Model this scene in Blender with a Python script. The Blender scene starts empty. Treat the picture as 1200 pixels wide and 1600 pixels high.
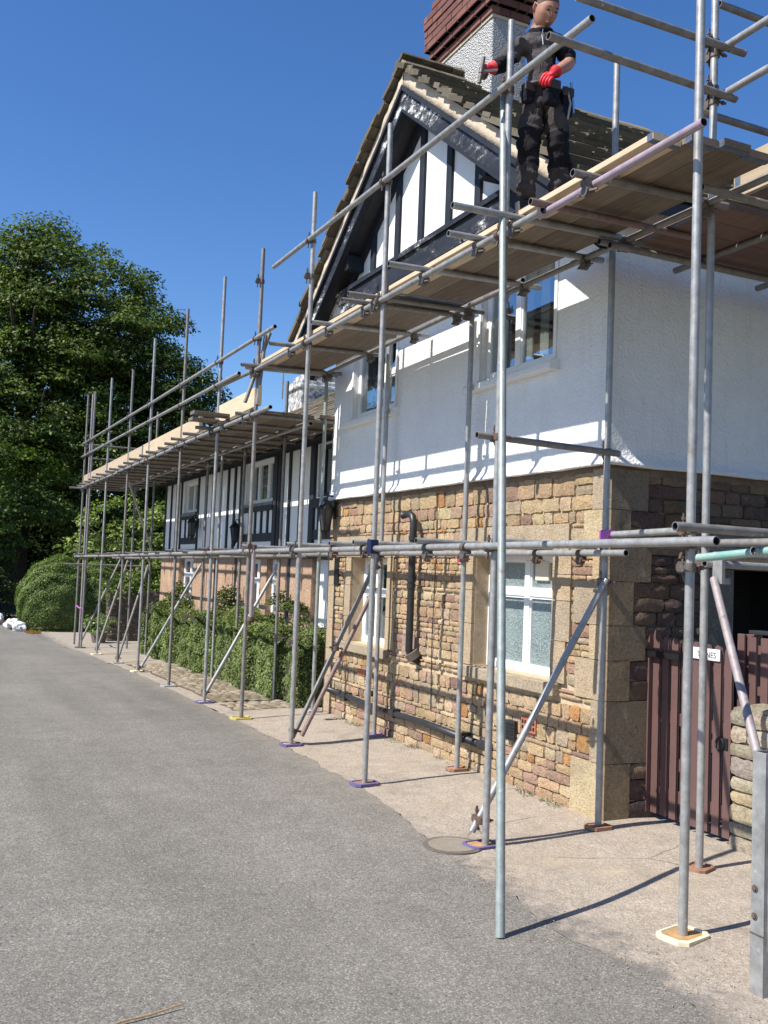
import bpy, math, random
import numpy as np
from mathutils import Vector, Matrix, noise as mnoise

S = bpy.context.scene
COL = S.collection
R = random.Random(7)

# ------------------------------------------------------------------ camera
CAM_H = 1.8
def make_camera():
    yaw, pitch, roll = map(math.radians, (25.03, 3.4946, 2.242))
    fw = Vector((math.sin(yaw)*math.cos(pitch), math.cos(yaw)*math.cos(pitch), math.sin(pitch)))
    r0 = Vector((math.cos(yaw), -math.sin(yaw), 0)); u0 = r0.cross(fw)
    r = r0*math.cos(roll)+u0*math.sin(roll); u = -r0*math.sin(roll)+u0*math.cos(roll)
    m = Matrix(((r.x, u.x, -fw.x, 0), (r.y, u.y, -fw.y, 0), (r.z, u.z, -fw.z, CAM_H), (0, 0, 0, 1)))
    cd = bpy.data.cameras.new('camera'); co = bpy.data.objects.new('camera', cd); COL.objects.link(co)
    co.matrix_world = m
    cd.sensor_fit = 'HORIZONTAL'; cd.sensor_width = 36; cd.lens = 1509.6/1200*36
    cd.clip_start = 0.05; cd.clip_end = 3000
    S.camera = co
make_camera()

# ------------------------------------------------------------------ light
SUN_EL = math.atan(1.13); SUN_DIR = Vector((math.cos(SUN_EL), 0.045*math.cos(SUN_EL), -math.sin(SUN_EL))).normalized()
W = bpy.data.worlds.new('World'); S.world = W; W.use_nodes = True
nt = W.node_tree; bg = nt.nodes['Background']
sky = nt.nodes.new('ShaderNodeTexSky'); sky.sky_type = 'NISHITA'; sky.sun_disc = False
sky.sun_elevation = SUN_EL; sky.sun_rotation = math.atan2(-SUN_DIR.x, -SUN_DIR.y)
sky.altitude = 150; sky.air_density = 1.0; sky.dust_density = 0.25; sky.ozone_density = 4.0
hs = nt.nodes.new('ShaderNodeHueSaturation'); hs.inputs['Saturation'].default_value = 1.22; hs.inputs['Hue'].default_value = .508
nt.links.new(sky.outputs[0], hs.inputs['Color']); nt.links.new(hs.outputs[0], bg.inputs['Color'])
bg.inputs['Strength'].default_value = 0.113
sl = bpy.data.lights.new('sun', 'SUN'); sl.energy = 5.0; sl.angle = math.radians(0.5); sl.color = (1.0, 0.95, 0.87)
so = bpy.data.objects.new('sun', sl); COL.objects.link(so)
so.rotation_euler = SUN_DIR.to_track_quat('-Z', 'Y').to_euler(); so.location = (-20, 0, 30)
S.view_settings.view_transform = 'Standard'; S.view_settings.look = 'None'
S.view_settings.exposure = 0.55; S.view_settings.gamma = 1.0; S.view_settings.use_curve_mapping = False
S.render.resolution_x = 768; S.render.resolution_y = 1024

# ------------------------------------------------------------------ node material helper
def newmat(name):
    m = bpy.data.materials.new(name); m.use_nodes = True
    t = m.node_tree; b = t.nodes['Principled BSDF']
    return m, t, b
def N(t, typ, **kw):
    n = t.nodes.new(typ)
    for k, v in kw.items():
        if k in n.inputs.keys() if hasattr(n.inputs, 'keys') else False: n.inputs[k].default_value = v
        else: setattr(n, k, v)
    return n
def L(t, a, b): t.links.new(a, b)
def coords(t, kind='Object', scale=(1, 1, 1)):
    tc = t.nodes.new('ShaderNodeTexCoord'); mp = t.nodes.new('ShaderNodeMapping')
    mp.inputs['Scale'].default_value = scale; L(t, tc.outputs[kind], mp.inputs[0]); return mp.outputs[0]
def world_coords(t, scale=(1, 1, 1)):
    g = t.nodes.new('ShaderNodeNewGeometry'); mp = t.nodes.new('ShaderNodeMapping')
    mp.inputs['Scale'].default_value = scale; L(t, g.outputs['Position'], mp.inputs[0]); return mp.outputs[0]
def noise(t, vec, scale, detail=4, rough=0.6, dist=0):
    n = t.nodes.new('ShaderNodeTexNoise'); n.inputs['Scale'].default_value = scale; n.inputs['Detail'].default_value = detail
    n.inputs['Roughness'].default_value = rough; n.inputs['Distortion'].default_value = dist; L(t, vec, n.inputs['Vector']); return n.outputs['Fac']
def voro(t, vec, scale, feature='F1', out='Distance', rnd=1):
    n = t.nodes.new('ShaderNodeTexVoronoi'); n.feature = feature; n.inputs['Scale'].default_value = scale
    n.inputs['Randomness'].default_value = rnd; L(t, vec, n.inputs['Vector']); return n.outputs[out]
def ramp(t, fac, stops, interp='LINEAR'):
    n = t.nodes.new('ShaderNodeValToRGB'); n.color_ramp.interpolation = interp
    e = n.color_ramp.elements
    while len(e) < len(stops): e.new(0.5)
    for i, (p, c) in enumerate(stops):
        e[i].position = p; e[i].color = (c, c, c, 1) if not isinstance(c, (tuple, list)) else (*c, 1)
    L(t, fac, n.inputs[0]); return n.outputs[0]
def mix(t, fac, a, b, mode='MIX'):
    n = t.nodes.new('ShaderNodeMix'); n.data_type = 'RGBA'; n.blend_type = mode
    for sock, v in ((n.inputs[0], fac), (n.inputs[6], a), (n.inputs[7], b)):
        if isinstance(v, (int, float)): sock.default_value = v
        elif isinstance(v, tuple): sock.default_value = (*v, 1)
        else: L(t, v, sock)
    return n.outputs[2]
def math_(t, op, a, b=0.0, c=None):
    n = t.nodes.new('ShaderNodeMath'); n.operation = op
    for i, v in enumerate((a, b, c)):
        if v is None: continue
        if isinstance(v, (int, float)): n.inputs[i].default_value = v
        else: L(t, v, n.inputs[i])
    return n.outputs[0]
def bump(t, b, h, strength=0.5, dist=0.01):
    n = t.nodes.new('ShaderNodeBump'); n.inputs['Strength'].default_value = strength; n.inputs['Distance'].default_value = dist
    L(t, h, n.inputs['Height']); L(t, n.outputs[0], b.inputs['Normal']); return n
def attr(t, name='Col'):
    n = t.nodes.new('ShaderNodeAttribute'); n.attribute_name = name; return n.outputs['Color']
def objrand(t):
    return t.nodes.new('ShaderNodeObjectInfo').outputs['Random']

MATS = {}
def M(name): return MATS[name]
def simple(name, col, rough=0.6, metal=0.0, var=0.15, scale=8, bmp=0.0, bscale=60, spec=0.5, bdist=0.004):
    m, t, b = newmat(name); v = coords(t)
    n1 = noise(t, v, scale, 5); n2 = noise(t, v, scale*7, 4)
    f = mix(t, 0.4, n1, n2)
    k = ramp(t, f, [(0.25, 1-var*1.6), (0.75, 1+var*1.2)])
    c = mix(t, 1.0, col, k, 'MULTIPLY'); L(t, c, b.inputs['Base Color'])
    b.inputs['Roughness'].default_value = rough; b.inputs['Metallic'].default_value = metal
    b.inputs['Specular IOR Level'].default_value = spec
    if bmp: bump(t, b, noise(t, v, bscale, 4), bmp, bdist)
    MATS[name] = m; return m

def mk_materials():
    # galvanised tube
    for name, c0, c1, met, ro in (('galvanised', (.24, .24, .235), (.42, .42, .41), .35, .45), ('galvanised_dull', (.15, .14, .13), (.29, .275, .255), .3, .55),
                         ('galvanised_rusty', (.15, .10, .09), (.29, .215, .20), .3, .6), ('tube_green', (.22, .265, .24), (.38, .40, .385), .3, .5),
                         ('tube_turquoise', (.16, .42, .36), (.40, .44, .42), .2, .5), ('tube_pink', (.28, .225, .23), (.40, .37, .365), .3, .55), ('tube_purple', (.34, .25, .33), (.42, .35, .38), .3, .5)):
        m, t, b = newmat(name); v = coords(t, scale=(1, 1, 1))
        n = noise(t, v, 14, 6, .7); n2 = noise(t, v, 2.5, 3)
        c = mix(t, ramp(t, n, [(.3, 0.), (.72, 1.)]), c0, c1)
        c = mix(t, ramp(t, n2, [(.55, 0.), (.8, .55)]), c, (.21, .19, .17))
        rs = noise(t, v, 5, 7, .8); c = mix(t, ramp(t, rs, [(.60, 0.), (.68, .65)]), c, (.15, .075, .045))
        sp = voro(t, v, 16); c = mix(t, math_(t, 'MULTIPLY', ramp(t, sp, [(.10, .8), (.18, 0.)]), ramp(t, noise(t, v, 2, 2), [(.52, 0.), (.6, 1.)])), c, (.50, .48, .44))
        L(t, c, b.inputs['Base Color']); b.inputs['Metallic'].default_value = met
        L(t, ramp(t, n, [(.2, ro-.1), (.8, ro+.15)]), b.inputs['Roughness'])
        bump(t, b, noise(t, v, 90, 3), .25, .002)
        MATS[name] = m
    simple('tube_inside', (.03, .03, .03), .9)
    simple('coupler_steel', (.16, .135, .12), .6, .5, .5, 60, .4, 120)
    simple('coupler_rust', (.15, .095, .07), .75, .2, .5, 60, .4, 120)
    # boards
    for name, ca, cb in (('board_old', (.14, .108, .078), (.255, .20, .145)), ('board_new', (.52, .40, .26), (.66, .53, .37)), ('board_red', (.17, .10, .08), (.27, .17, .13))):
        m, t, b = newmat(name); v = coords(t, scale=(14, 1.2, 14))
        n = noise(t, v, 3, 6, .65, .6); w = noise(t, coords(t, scale=(60, 2, 60)), 2, 3)
        c = mix(t, ramp(t, n, [(.3, 0.), (.7, 1.)]), ca, cb)
        c = mix(t, ramp(t, w, [(.35, .0), (.7, .35)]), c, tuple(x*.55 for x in ca))
        kn = voro(t, coords(t, scale=(6, 1.6, 6)), 1.5)
        c = mix(t, ramp(t, kn, [(.0, .7), (.07, .0)]), c, (.09, .055, .035))
        r = ramp(t, objrand(t), [(0, .72), (1, 1.15)])
        c = mix(t, 1., c, r, 'MULTIPLY')
        L(t, c, b.inputs['Base Color']); b.inputs['Roughness'].default_value = .85
        bump(t, b, n, .3, .004); MATS[name] = m
    # asphalt
    def gritmap(t, v, stops, sc):
        g = voro(t, v, sc, out='Color'); s = t.nodes.new('ShaderNodeSeparateColor'); L(t, g, s.inputs[0])
        return ramp(t, s.outputs[0], stops)
    m, t, b = newmat('asphalt'); v = world_coords(t)
    grit = gritmap(t, v, [(0, (.095, .089, .076)), (.45, (.172, .160, .138)), (.85, (.255, .237, .205)), (1, (.46, .43, .38))], 150)
    grit2 = gritmap(t, v, [(0, (.135, .125, .106)), (.6, (.182, .169, .145)), (1, (.25, .232, .20))], 70)
    big = noise(t, v, .55, 4, .6, .5); med = noise(t, v, 4, 5, .7)
    c = mix(t, .4, grit, grit2)
    c = mix(t, 1., c, ramp(t, big, [(.3, .88), (.7, 1.08)]), 'MULTIPLY')
    c = mix(t, 1., c, ramp(t, med, [(.3, .88), (.7, 1.1)]), 'MULTIPLY')
    wear = noise(t, world_coords(t, (1.3, .09, 1)), 1.2, 4, .6); c = mix(t, 1., c, ramp(t, wear, [(.35, .88), (.65, 1.08)]), 'MULTIPLY')
    oil = noise(t, v, 2.3, 5, .7, 1.5); c = mix(t, ramp(t, oil, [(.66, 0.), (.74, .35)]), c, (.07, .065, .058))
    # worn paler tyre zones and dust towards the edge
    g = t.nodes.new('ShaderNodeNewGeometry'); sp = t.nodes.new('ShaderNodeSeparateXYZ'); L(t, g.outputs['Position'], sp.inputs[0])
    ed = math_(t, 'ADD', math_(t, 'MULTIPLY', math_(t, 'SUBTRACT', sp.outputs[0], 3.08), 2.2), math_(t, 'MULTIPLY', math_(t, 'SUBTRACT', med, .5), 2.2))
    c = mix(t, ramp(t, ed, [(.1, 0.), (.9, .75)]), c, (.24, .205, .165))
    peb = voro(t, v, 28, out='Color'); sp2 = t.nodes.new('ShaderNodeSeparateColor'); L(t, peb, sp2.inputs[0]); pd = voro(t, v, 28)
    pm = math_(t, 'MULTIPLY', ramp(t, sp2.outputs[1], [(.90, 0.), (.93, 1.)]), ramp(t, pd, [(.0, .9), (.25, 0.)]))
    c = mix(t, pm, c, (.42, .38, .32))
    pm2 = math_(t, 'MULTIPLY', ramp(t, sp2.outputs[2], [(.93, 0.), (.95, 1.)]), ramp(t, pd, [(.0, .9), (.3, 0.)]))
    c = mix(t, pm2, c, (.03, .03, .03))
    L(t, c, b.inputs['Base Color']); b.inputs['Roughness'].default_value = .85; b.inputs['Specular IOR Level'].default_value = .35
    hgt = math_(t, 'ADD', voro(t, v, 110), math_(t, 'MULTIPLY', voro(t, v, 50), .8)); bump(t, b, hgt, .38, .005)
    MATS['asphalt'] = m
    # forecourt: worn concrete / grit
    m, t, b = newmat('forecourt_concrete'); v = world_coords(t)
    g1 = gritmap(t, v, [(0, (.22, .18, .14)), (.4, (.33, .278, .222)), (.85, (.42, .36, .29)), (1, (.56, .50, .42))], 130)
    g2 = gritmap(t, v, [(0, (.27, .225, .18)), (.5, (.35, .295, .235)), (1, (.43, .37, .30))], 45)
    big = noise(t, v, .9, 5, .65, .8); med = noise(t, v, 5, 5, .7)
    c = mix(t, .4, g1, g2)
    c = mix(t, ramp(t, big, [(.52, 0.), (.70, .6)]), c, (.36, .29, .20))
    c = mix(t, ramp(t, noise(t, v, 1.7, 5, .6, 1.), [(.55, 0.), (.72, .55)]), c, (.19, .165, .14))
    c = mix(t, 1., c, ramp(t, med, [(.3, .85), (.7, 1.1)]), 'MULTIPLY')
    g = t.nodes.new('ShaderNodeNewGeometry'); sp = t.nodes.new('ShaderNodeSeparateXYZ'); L(t, g.outputs['Position'], sp.inputs[0])
    ed = math_(t, 'ADD', math_(t, 'MULTIPLY', math_(t, 'SUBTRACT', 3.38, sp.outputs[0]), 2.6), math_(t, 'MULTIPLY', math_(t, 'SUBTRACT', noise(t, v, 6, 6, .75), .5), 3.4))
    c = mix(t, ramp(t, ed, [(.2, 0.), (1., .85)]), c, (.125, .118, .108))
    L(t, c, b.inputs['Base Color']); b.inputs['Roughness'].default_value = .9
    # lift a few cracks
    cr = voro(t, mix(t, .12, v, noise(t, v, 3, 5)), 1.1, 'DISTANCE_TO_EDGE')
    b.inputs['Base Color'].links and t.links.remove(b.inputs['Base Color'].links[0])
    L(t, mix(t, math_(t, 'MULTIPLY', ramp(t, cr, [(.003, .7), (.009, 0.)]), ramp(t, noise(t, v, .8, 2), [(.56, 0.), (.62, 1.)])), c, (.10, .085, .065)), b.inputs['Base Color'])
    hgt = math_(t, 'ADD', math_(t, 'ADD', voro(t, v, 90), math_(t, 'MULTIPLY', voro(t, v, 34), .9)), math_(t, 'MULTIPLY', noise(t, v, 7, 6, .7), 2.2))
    bump(t, b, hgt, .42, .007)
    MATS['forecourt_concrete'] = m
    # stones
    for name, dark in (('stone_face', 1.0), ('stone_dressed', 1.0)):
        m, t, b = newmat(name); v = world_coords(t)
        base = attr(t); n1 = noise(t, v, 9, 5, .65); n2 = noise(t, v, 45, 5, .7); n3 = noise(t, v, 2.2, 3)
        k = ramp(t, n2, [(.28, .55), (.5, 1.), (.75, 1.3)]); c = mix(t, 1., base, k, 'MULTIPLY')
        c = mix(t, ramp(t, n1, [(.5, 0.), (.75, .5)]), c, mix(t, 1., base, (.62, .50, .42), 'MULTIPLY'))
        c = mix(t, ramp(t, n3, [(.5, 0.), (.75, .5)]), c, (.21, .165, .115))
        c = mix(t, ramp(t, noise(t, v, 5, 6, .7, 1.), [(.58, 0.), (.72, .45)]), c, (.50, .40, .27))
        L(t, c, b.inputs['Base Color']); b.inputs['Roughness'].default_value = .92; b.inputs['Specular IOR Level'].default_value = .25
        if name == 'stone_face':
            h = math_(t, 'ADD', math_(t, 'MULTIPLY', noise(t, v, 16, 6, .75), 1.5), math_(t, 'MULTIPLY', n2, .5)); bump(t, b, h, 1., .026)
        else:
            bump(t, b, math_(t, 'ADD', math_(t, 'ADD', n2, noise(t, world_coords(t, (1, 1, 5)), 26, 4)), math_(t, 'MULTIPLY', noise(t, v, 7, 5, .7), 1.6)), .8, .010)
        MATS[name] = m
    simple('mortar', (.55, .425, .28), .95, 0, .25, 12, .8, 90, .2, .008)
    simple('mortar_dark', (.20, .155, .125), .95, 0, .3, 12, .8, 70, .2, .008)
    # white render: smooth painted and roughcast
    m, t, b = newmat('white_render'); v = world_coords(t)
    n = noise(t, v, 2.0, 5, .65); n2 = noise(t, v, 60, 4)
    c = mix(t, ramp(t, n, [(.42, 0.), (.75, .35)]), (.80, .80, .785), (.60, .60, .585))
    st = noise(t, world_coords(t, (5, 5, .5)), 2.5, 5, .7); c = mix(t, ramp(t, st, [(.52, 0.), (.8, .28)]), c, (.5, .48, .43))
    c = mix(t, ramp(t, noise(t, v, 6, 7, .8), [(.6, 0.), (.68, .22)]), c, (.52, .51, .48))
    L(t, c, b.inputs['Base Color']); b.inputs['Roughness'].default_value = .75
    bump(t, b, math_(t, 'ADD', math_(t, 'MULTIPLY', voro(t, v, 42), 1.0), math_(t, 'ADD', n2, math_(t, 'MULTIPLY', noise(t, v, 12, 3), 1.4))), .6, .011)
    MATS['white_render'] = m
    m, t, b = newmat('roughcast'); v = world_coords(t)
    n2 = noise(t, v, 55, 5); vv = voro(t, v, 62)
    c = mix(t, ramp(t, vv, [(.28, 0.), (.55, .8)]), (.83, .83, .81), (.45, .45, .44))
    L(t, c, b.inputs['Base Color']); b.inputs['Roughness'].default_value = .8
    bump(t, b, math_(t, 'SUBTRACT', n2, math_(t, 'MULTIPLY', vv, 2.)), 1., .02)
    MATS['roughcast'] = m
    m, t, b = newmat('stained_roughcast'); v = world_coords(t)
    n2 = noise(t, v, 7, 6, .8); c = mix(t, ramp(t, n2, [(.42, 0.), (.56, .9)]), (.72, .71, .68), (.12, .115, .11))
    L(t, c, b.inputs['Base Color']); b.inputs['Roughness'].default_value = .9; bump(t, b, noise(t, v, 20, 5), .8, .03)
    MATS['stained_roughcast'] = m
    # painted panel with flakes at the bottom
    m, t, b = newmat('white_panel'); v = world_coords(t)
    n = noise(t, v, 9, 6, .75); c = mix(t, ramp(t, n, [(.60, 0.), (.70, .55)]), (.80, .81, .80), (.56, .54, .48))
    st = noise(t, world_coords(t, (9, 9, 1.)), 4, 5); c = mix(t, ramp(t, st, [(.6, 0.), (.8, .3)]), c, (.5, .5, .45))
    L(t, c, b.inputs['Base Color']); b.inputs['Roughness'].default_value = .6; bump(t, b, n, .2, .01); MATS['white_panel'] = m
    # navy peeling paint
    for name, th in (('navy_peeling', .60), ('navy_timber', .72)):
        m, t, b = newmat(name); v = world_coords(t, (1, .5, 1.2))
        n = noise(t, v, 13, 10, .85, .2); n2 = noise(t, v, 1.3, 3); nn = math_(t, 'ADD', math_(t, 'MULTIPLY', n, .58), math_(t, 'MULTIPLY', n2, .50))
        f = ramp(t, nn, [(th-.015, 0.), (th+.01, 1.)])
        base = mix(t, ramp(t, noise(t, v, 5, 4), [(.3, 0.), (.7, 1.)]), (.009, .012, .020), (.022, .028, .041))
        grey = ramp(t, nn, [(th-.07, 0.), (th, .55)]); base = mix(t, grey, base, (.13, .14, .155))
        c = mix(t, f, base, (.68, .68, .66)); L(t, c, b.inputs['Base Color']); b.inputs['Roughness'].default_value = .72; b.inputs['Specular IOR Level'].default_value = .3
        bump(t, b, math_(t, 'SUBTRACT', noise(t, v, 30, 4), f), .4, .004); MATS[name] = m
    simple('black_timber', (.022, .025, .032), .6, 0, .4, 10, .3, 60)
    simple('cream_mortar', (.56, .47, .36), .9, 0, .2, 6, .6, 40, .2, .012)
    simple('pink_render', (.43, .29, .20), .95, 0, .25, 3, .9, 26, .2, .03)
    # slates
    m, t, b = newmat('stone_slate'); v = world_coords(t)
    base = mix(t, objrand(t), (.07, .058, .042), (.17, .14, .10)); base = mix(t, .5, base, attr(t))
    n = noise(t, v, 7, 6, .75); c = mix(t, ramp(t, n, [(.52, 0.), (.68, .6)]), base, (.24, .20, .10))
    n3 = noise(t, v, 22, 5, .7); c = mix(t, ramp(t, n3, [(.55, 0.), (.75, .7)]), c, (.035, .03, .025))
    L(t, c, b.inputs['Base Color']); b.inputs['Roughness'].default_value = .9; bump(t, b, n3, .7, .012); MATS['stone_slate'] = m
    # brick
    m, t, b = newmat('red_brick'); v = world_coords(t); r = objrand(t)
    c = mix(t, r, (.115, .042, .034), (.205, .083, .063)); n = noise(t, v, 30, 5, .7)
    c = mix(t, ramp(t, n, [(.5, 0.), (.75, .55)]), c, (.10, .05, .045)); L(t, c, b.inputs['Base Color']); b.inputs['Roughness'].default_value = .85
    bump(t, b, n, .6, .008); MATS['red_brick'] = m
    # window stuff
    simple('white_upvc', (.80, .81, .81), .35, 0, .04, 6)
    simple('cream_plastic', (.66, .62, .48), .5, 0, .05, 10)
    simple('curtain', (.78, .77, .70), .85, 0, .08, 30, .3, 25)
    simple('room_dark', (.05, .05, .055), .9)
    simple('interior_pale', (.22, .25, .27), .9)
    m = bpy.data.materials.new('clear_glass'); m.use_nodes = True; t = m.node_tree; t.nodes.clear()
    o = t.nodes.new('ShaderNodeOutputMaterial'); mx = t.nodes.new('ShaderNodeMixShader'); tr = t.nodes.new('ShaderNodeBsdfTransparent'); gl = t.nodes.new('ShaderNodeBsdfGlossy')
    gl.inputs['Roughness'].default_value = .01; gl.inputs['Color'].default_value = (.9, .95, 1, 1); tr.inputs['Color'].default_value = (.8, .85, .86, 1)
    lw = t.nodes.new('ShaderNodeLayerWeight'); lw.inputs['Blend'].default_value = .35
    v = world_coords(t); bp = t.nodes.new('ShaderNodeBump'); bp.inputs['Strength'].default_value = .06; bp.inputs['Distance'].default_value = .02
    L(t, noise(t, v, 5, 2), bp.inputs['Height']); L(t, bp.outputs[0], gl.inputs['Normal'])
    L(t, math_(t, 'ADD', math_(t, 'MULTIPLY', lw.outputs['Facing'], .55), .12), mx.inputs[0]); L(t, tr.outputs[0], mx.inputs[1]); L(t, gl.outputs[0], mx.inputs[2]); L(t, mx.outputs[0], o.inputs[0]); MATS['clear_glass'] = m
    m, t, b = newmat('frosted_glass'); v = world_coords(t); vv = voro(t, mix(t, .02, v, noise(t, v, 30, 3)), 75, 'SMOOTH_F1')
    n = noise(t, v, 3, 3); c = mix(t, ramp(t, n, [(.3, 0.), (.7, 1.)]), (.10, .145, .15), (.21, .265, .265))
    c = mix(t, ramp(t, vv, [(.2, .0), (.6, .5)]), c, (.36, .42, .41))
    L(t, c, b.inputs['Base Color']); b.inputs['Roughness'].default_value = .18; b.inputs['Specular IOR Level'].default_value = .8; bump(t, b, vv, .7, .012); MATS['frosted_glass'] = m
    # misc
    simple('black_plastic', (.022, .024, .026), .42, 0, .3, 8)
    simple('black_iron', (.015, .015, .017), .5, .3, .3, 8)
    simple('gate_paint', (.13, .072, .066), .5, 0, .12, 5, .15, 60)
    simple('sign_white', (.78, .78, .74), .5, 0, .05)
    simple('ink', (.04, .04, .04), .7)
    simple('terracotta', (.42, .13, .07), .8, 0, .2, 20, .4)
    simple('drain_lid', (.25, .215, .17), .9, 0, .15, 20, .5, 60); simple('drain_iron', (.17, .145, .12), .8, .3, .2, 20, .4)
    simple('pad_purple', (.13, .11, .24), .7, 0, .2, 30); simple('pad_lilac', (.27, .18, .30), .7, 0, .2, 30); simple('pad_yellow', (.50, .44, .12), .7, 0, .15, 30)
    simple('pad_cream', (.74, .66, .44), .75, 0, .12, 30); simple('pad_wood', (.46, .27, .12), .8, 0, .3, 25, .3); simple('pad_orange', (.30, .16, .10), .8, 0, .3, 25)
    simple('pad_grey', (.40, .39, .36), .8, 0, .25, 25); simple('blue_plastic', (.01, .05, .30), .45); simple('navy_plastic', (.006, .012, .06), .5)
    simple('pink_plastic', (.46, .10, .40), .5, 0, .4, 60); simple('red_plastic', (.55, .02, .07), .5)
    simple('skin', (.40, .195, .13), .55, 0, .22, 14, .15, 80); simple('hair', (.085, .06, .043), .8, 0, .3, 90, .5, 200)
    simple('glove_red', (.62, .015, .025), .6, 0, .15, 30, .3, 60); simple('glove_grey', (.17, .13, .11), .75, 0, .3, 30, .3, 60)
    simple('lip', (.30, .12, .10), .6); simple('eye_dark', (.03, .02, .02), .5)
    for nm, c1 in (('fleece_grey', (.075, .068, .068)), ('cloth_black', (.012, .013, .018)), ('trouser', (.055, .047, .046)), ('trouser_patch', (.014, .013, .015))):
        m, t, b = newmat(nm); v = coords(t); n = noise(t, v, 7, 5, .6, .8); L(t, mix(t, 1., c1, ramp(t, n, [(.3, .7), (.7, 1.5)]), 'MULTIPLY'), b.inputs['Base Color'])
        b.inputs['Roughness'].default_value = .9; b.inputs['Specular IOR Level'].default_value = .15
        bump(t, b, noise(t, coords(t, scale=(1, 1, .7)), 13, 4, .5, 1.2), .9, .03); MATS[nm] = m
    simple('leather', (.05, .035, .028), .6, 0, .3, 30); simple('steel', (.5, .5, .5), .3, .9); simple('boot', (.03, .026, .022), .6, 0, .3, 30)
    simple('rock_white', (.72, .71, .70), .8, 0, .1, 5, .4, 20); simple('soil', (.13, .09, .06), .95, 0, .3, 9, .8, 40)
    simple('flower_yellow', (.80, .60, .02), .6); simple('earth', (.17, .15, .10), .95, 0, .3, 1.5, .6, 20); simple('twig', (.42, .27, .13), .8, 0, .2, 30)
    simple('bark', (.07, .055, .042), .95, 0, .4, 6, 1., 20, .2, .05)
    m, t, b = newmat('cobble'); v = world_coords(t); n = noise(t, v, 12, 5); c = mix(t, objrand(t), (.24, .19, .135), (.42, .35, .26)); c = mix(t, .35, c, attr(t))
    c = mix(t, ramp(t, noise(t, v, 1.4, 4), [(.42, 0.), (.6, .7)]), c, (.12, .10, .05))
    c = mix(t, ramp(t, n, [(.5, 0.), (.7, .6)]), c, (.11, .095, .045)); L(t, c, b.inputs['Base Color']); b.inputs['Roughness'].default_value = .9; bump(t, b, noise(t, v, 50, 4), .5, .006); MATS['cobble'] = m
    # leaves
    for nm, trn in (('leaf', .22),):
        m = bpy.data.materials.new(nm); m.use_nodes = True; t = m.node_tree; b = t.nodes['Principled BSDF']; out = t.nodes['Material Output']
        c = attr(t); L(t, c, b.inputs['Base Color']); b.inputs['Roughness'].default_value = .5; b.inputs['Specular IOR Level'].default_value = .25
        tl = t.nodes.new('ShaderNodeBsdfTranslucent'); L(t, mix(t, 1., c, (1.3, 1.5, .5), 'MULTIPLY'), tl.inputs['Color'])
        ms = t.nodes.new('ShaderNodeMixShader'); ms.inputs[0].default_value = trn; L(t, b.outputs[0], ms.inputs[1]); L(t, tl.outputs[0], ms.inputs[2]); L(t, ms.outputs[0], out.inputs['Surface']); MATS[nm] = m
mk_materials()

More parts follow.
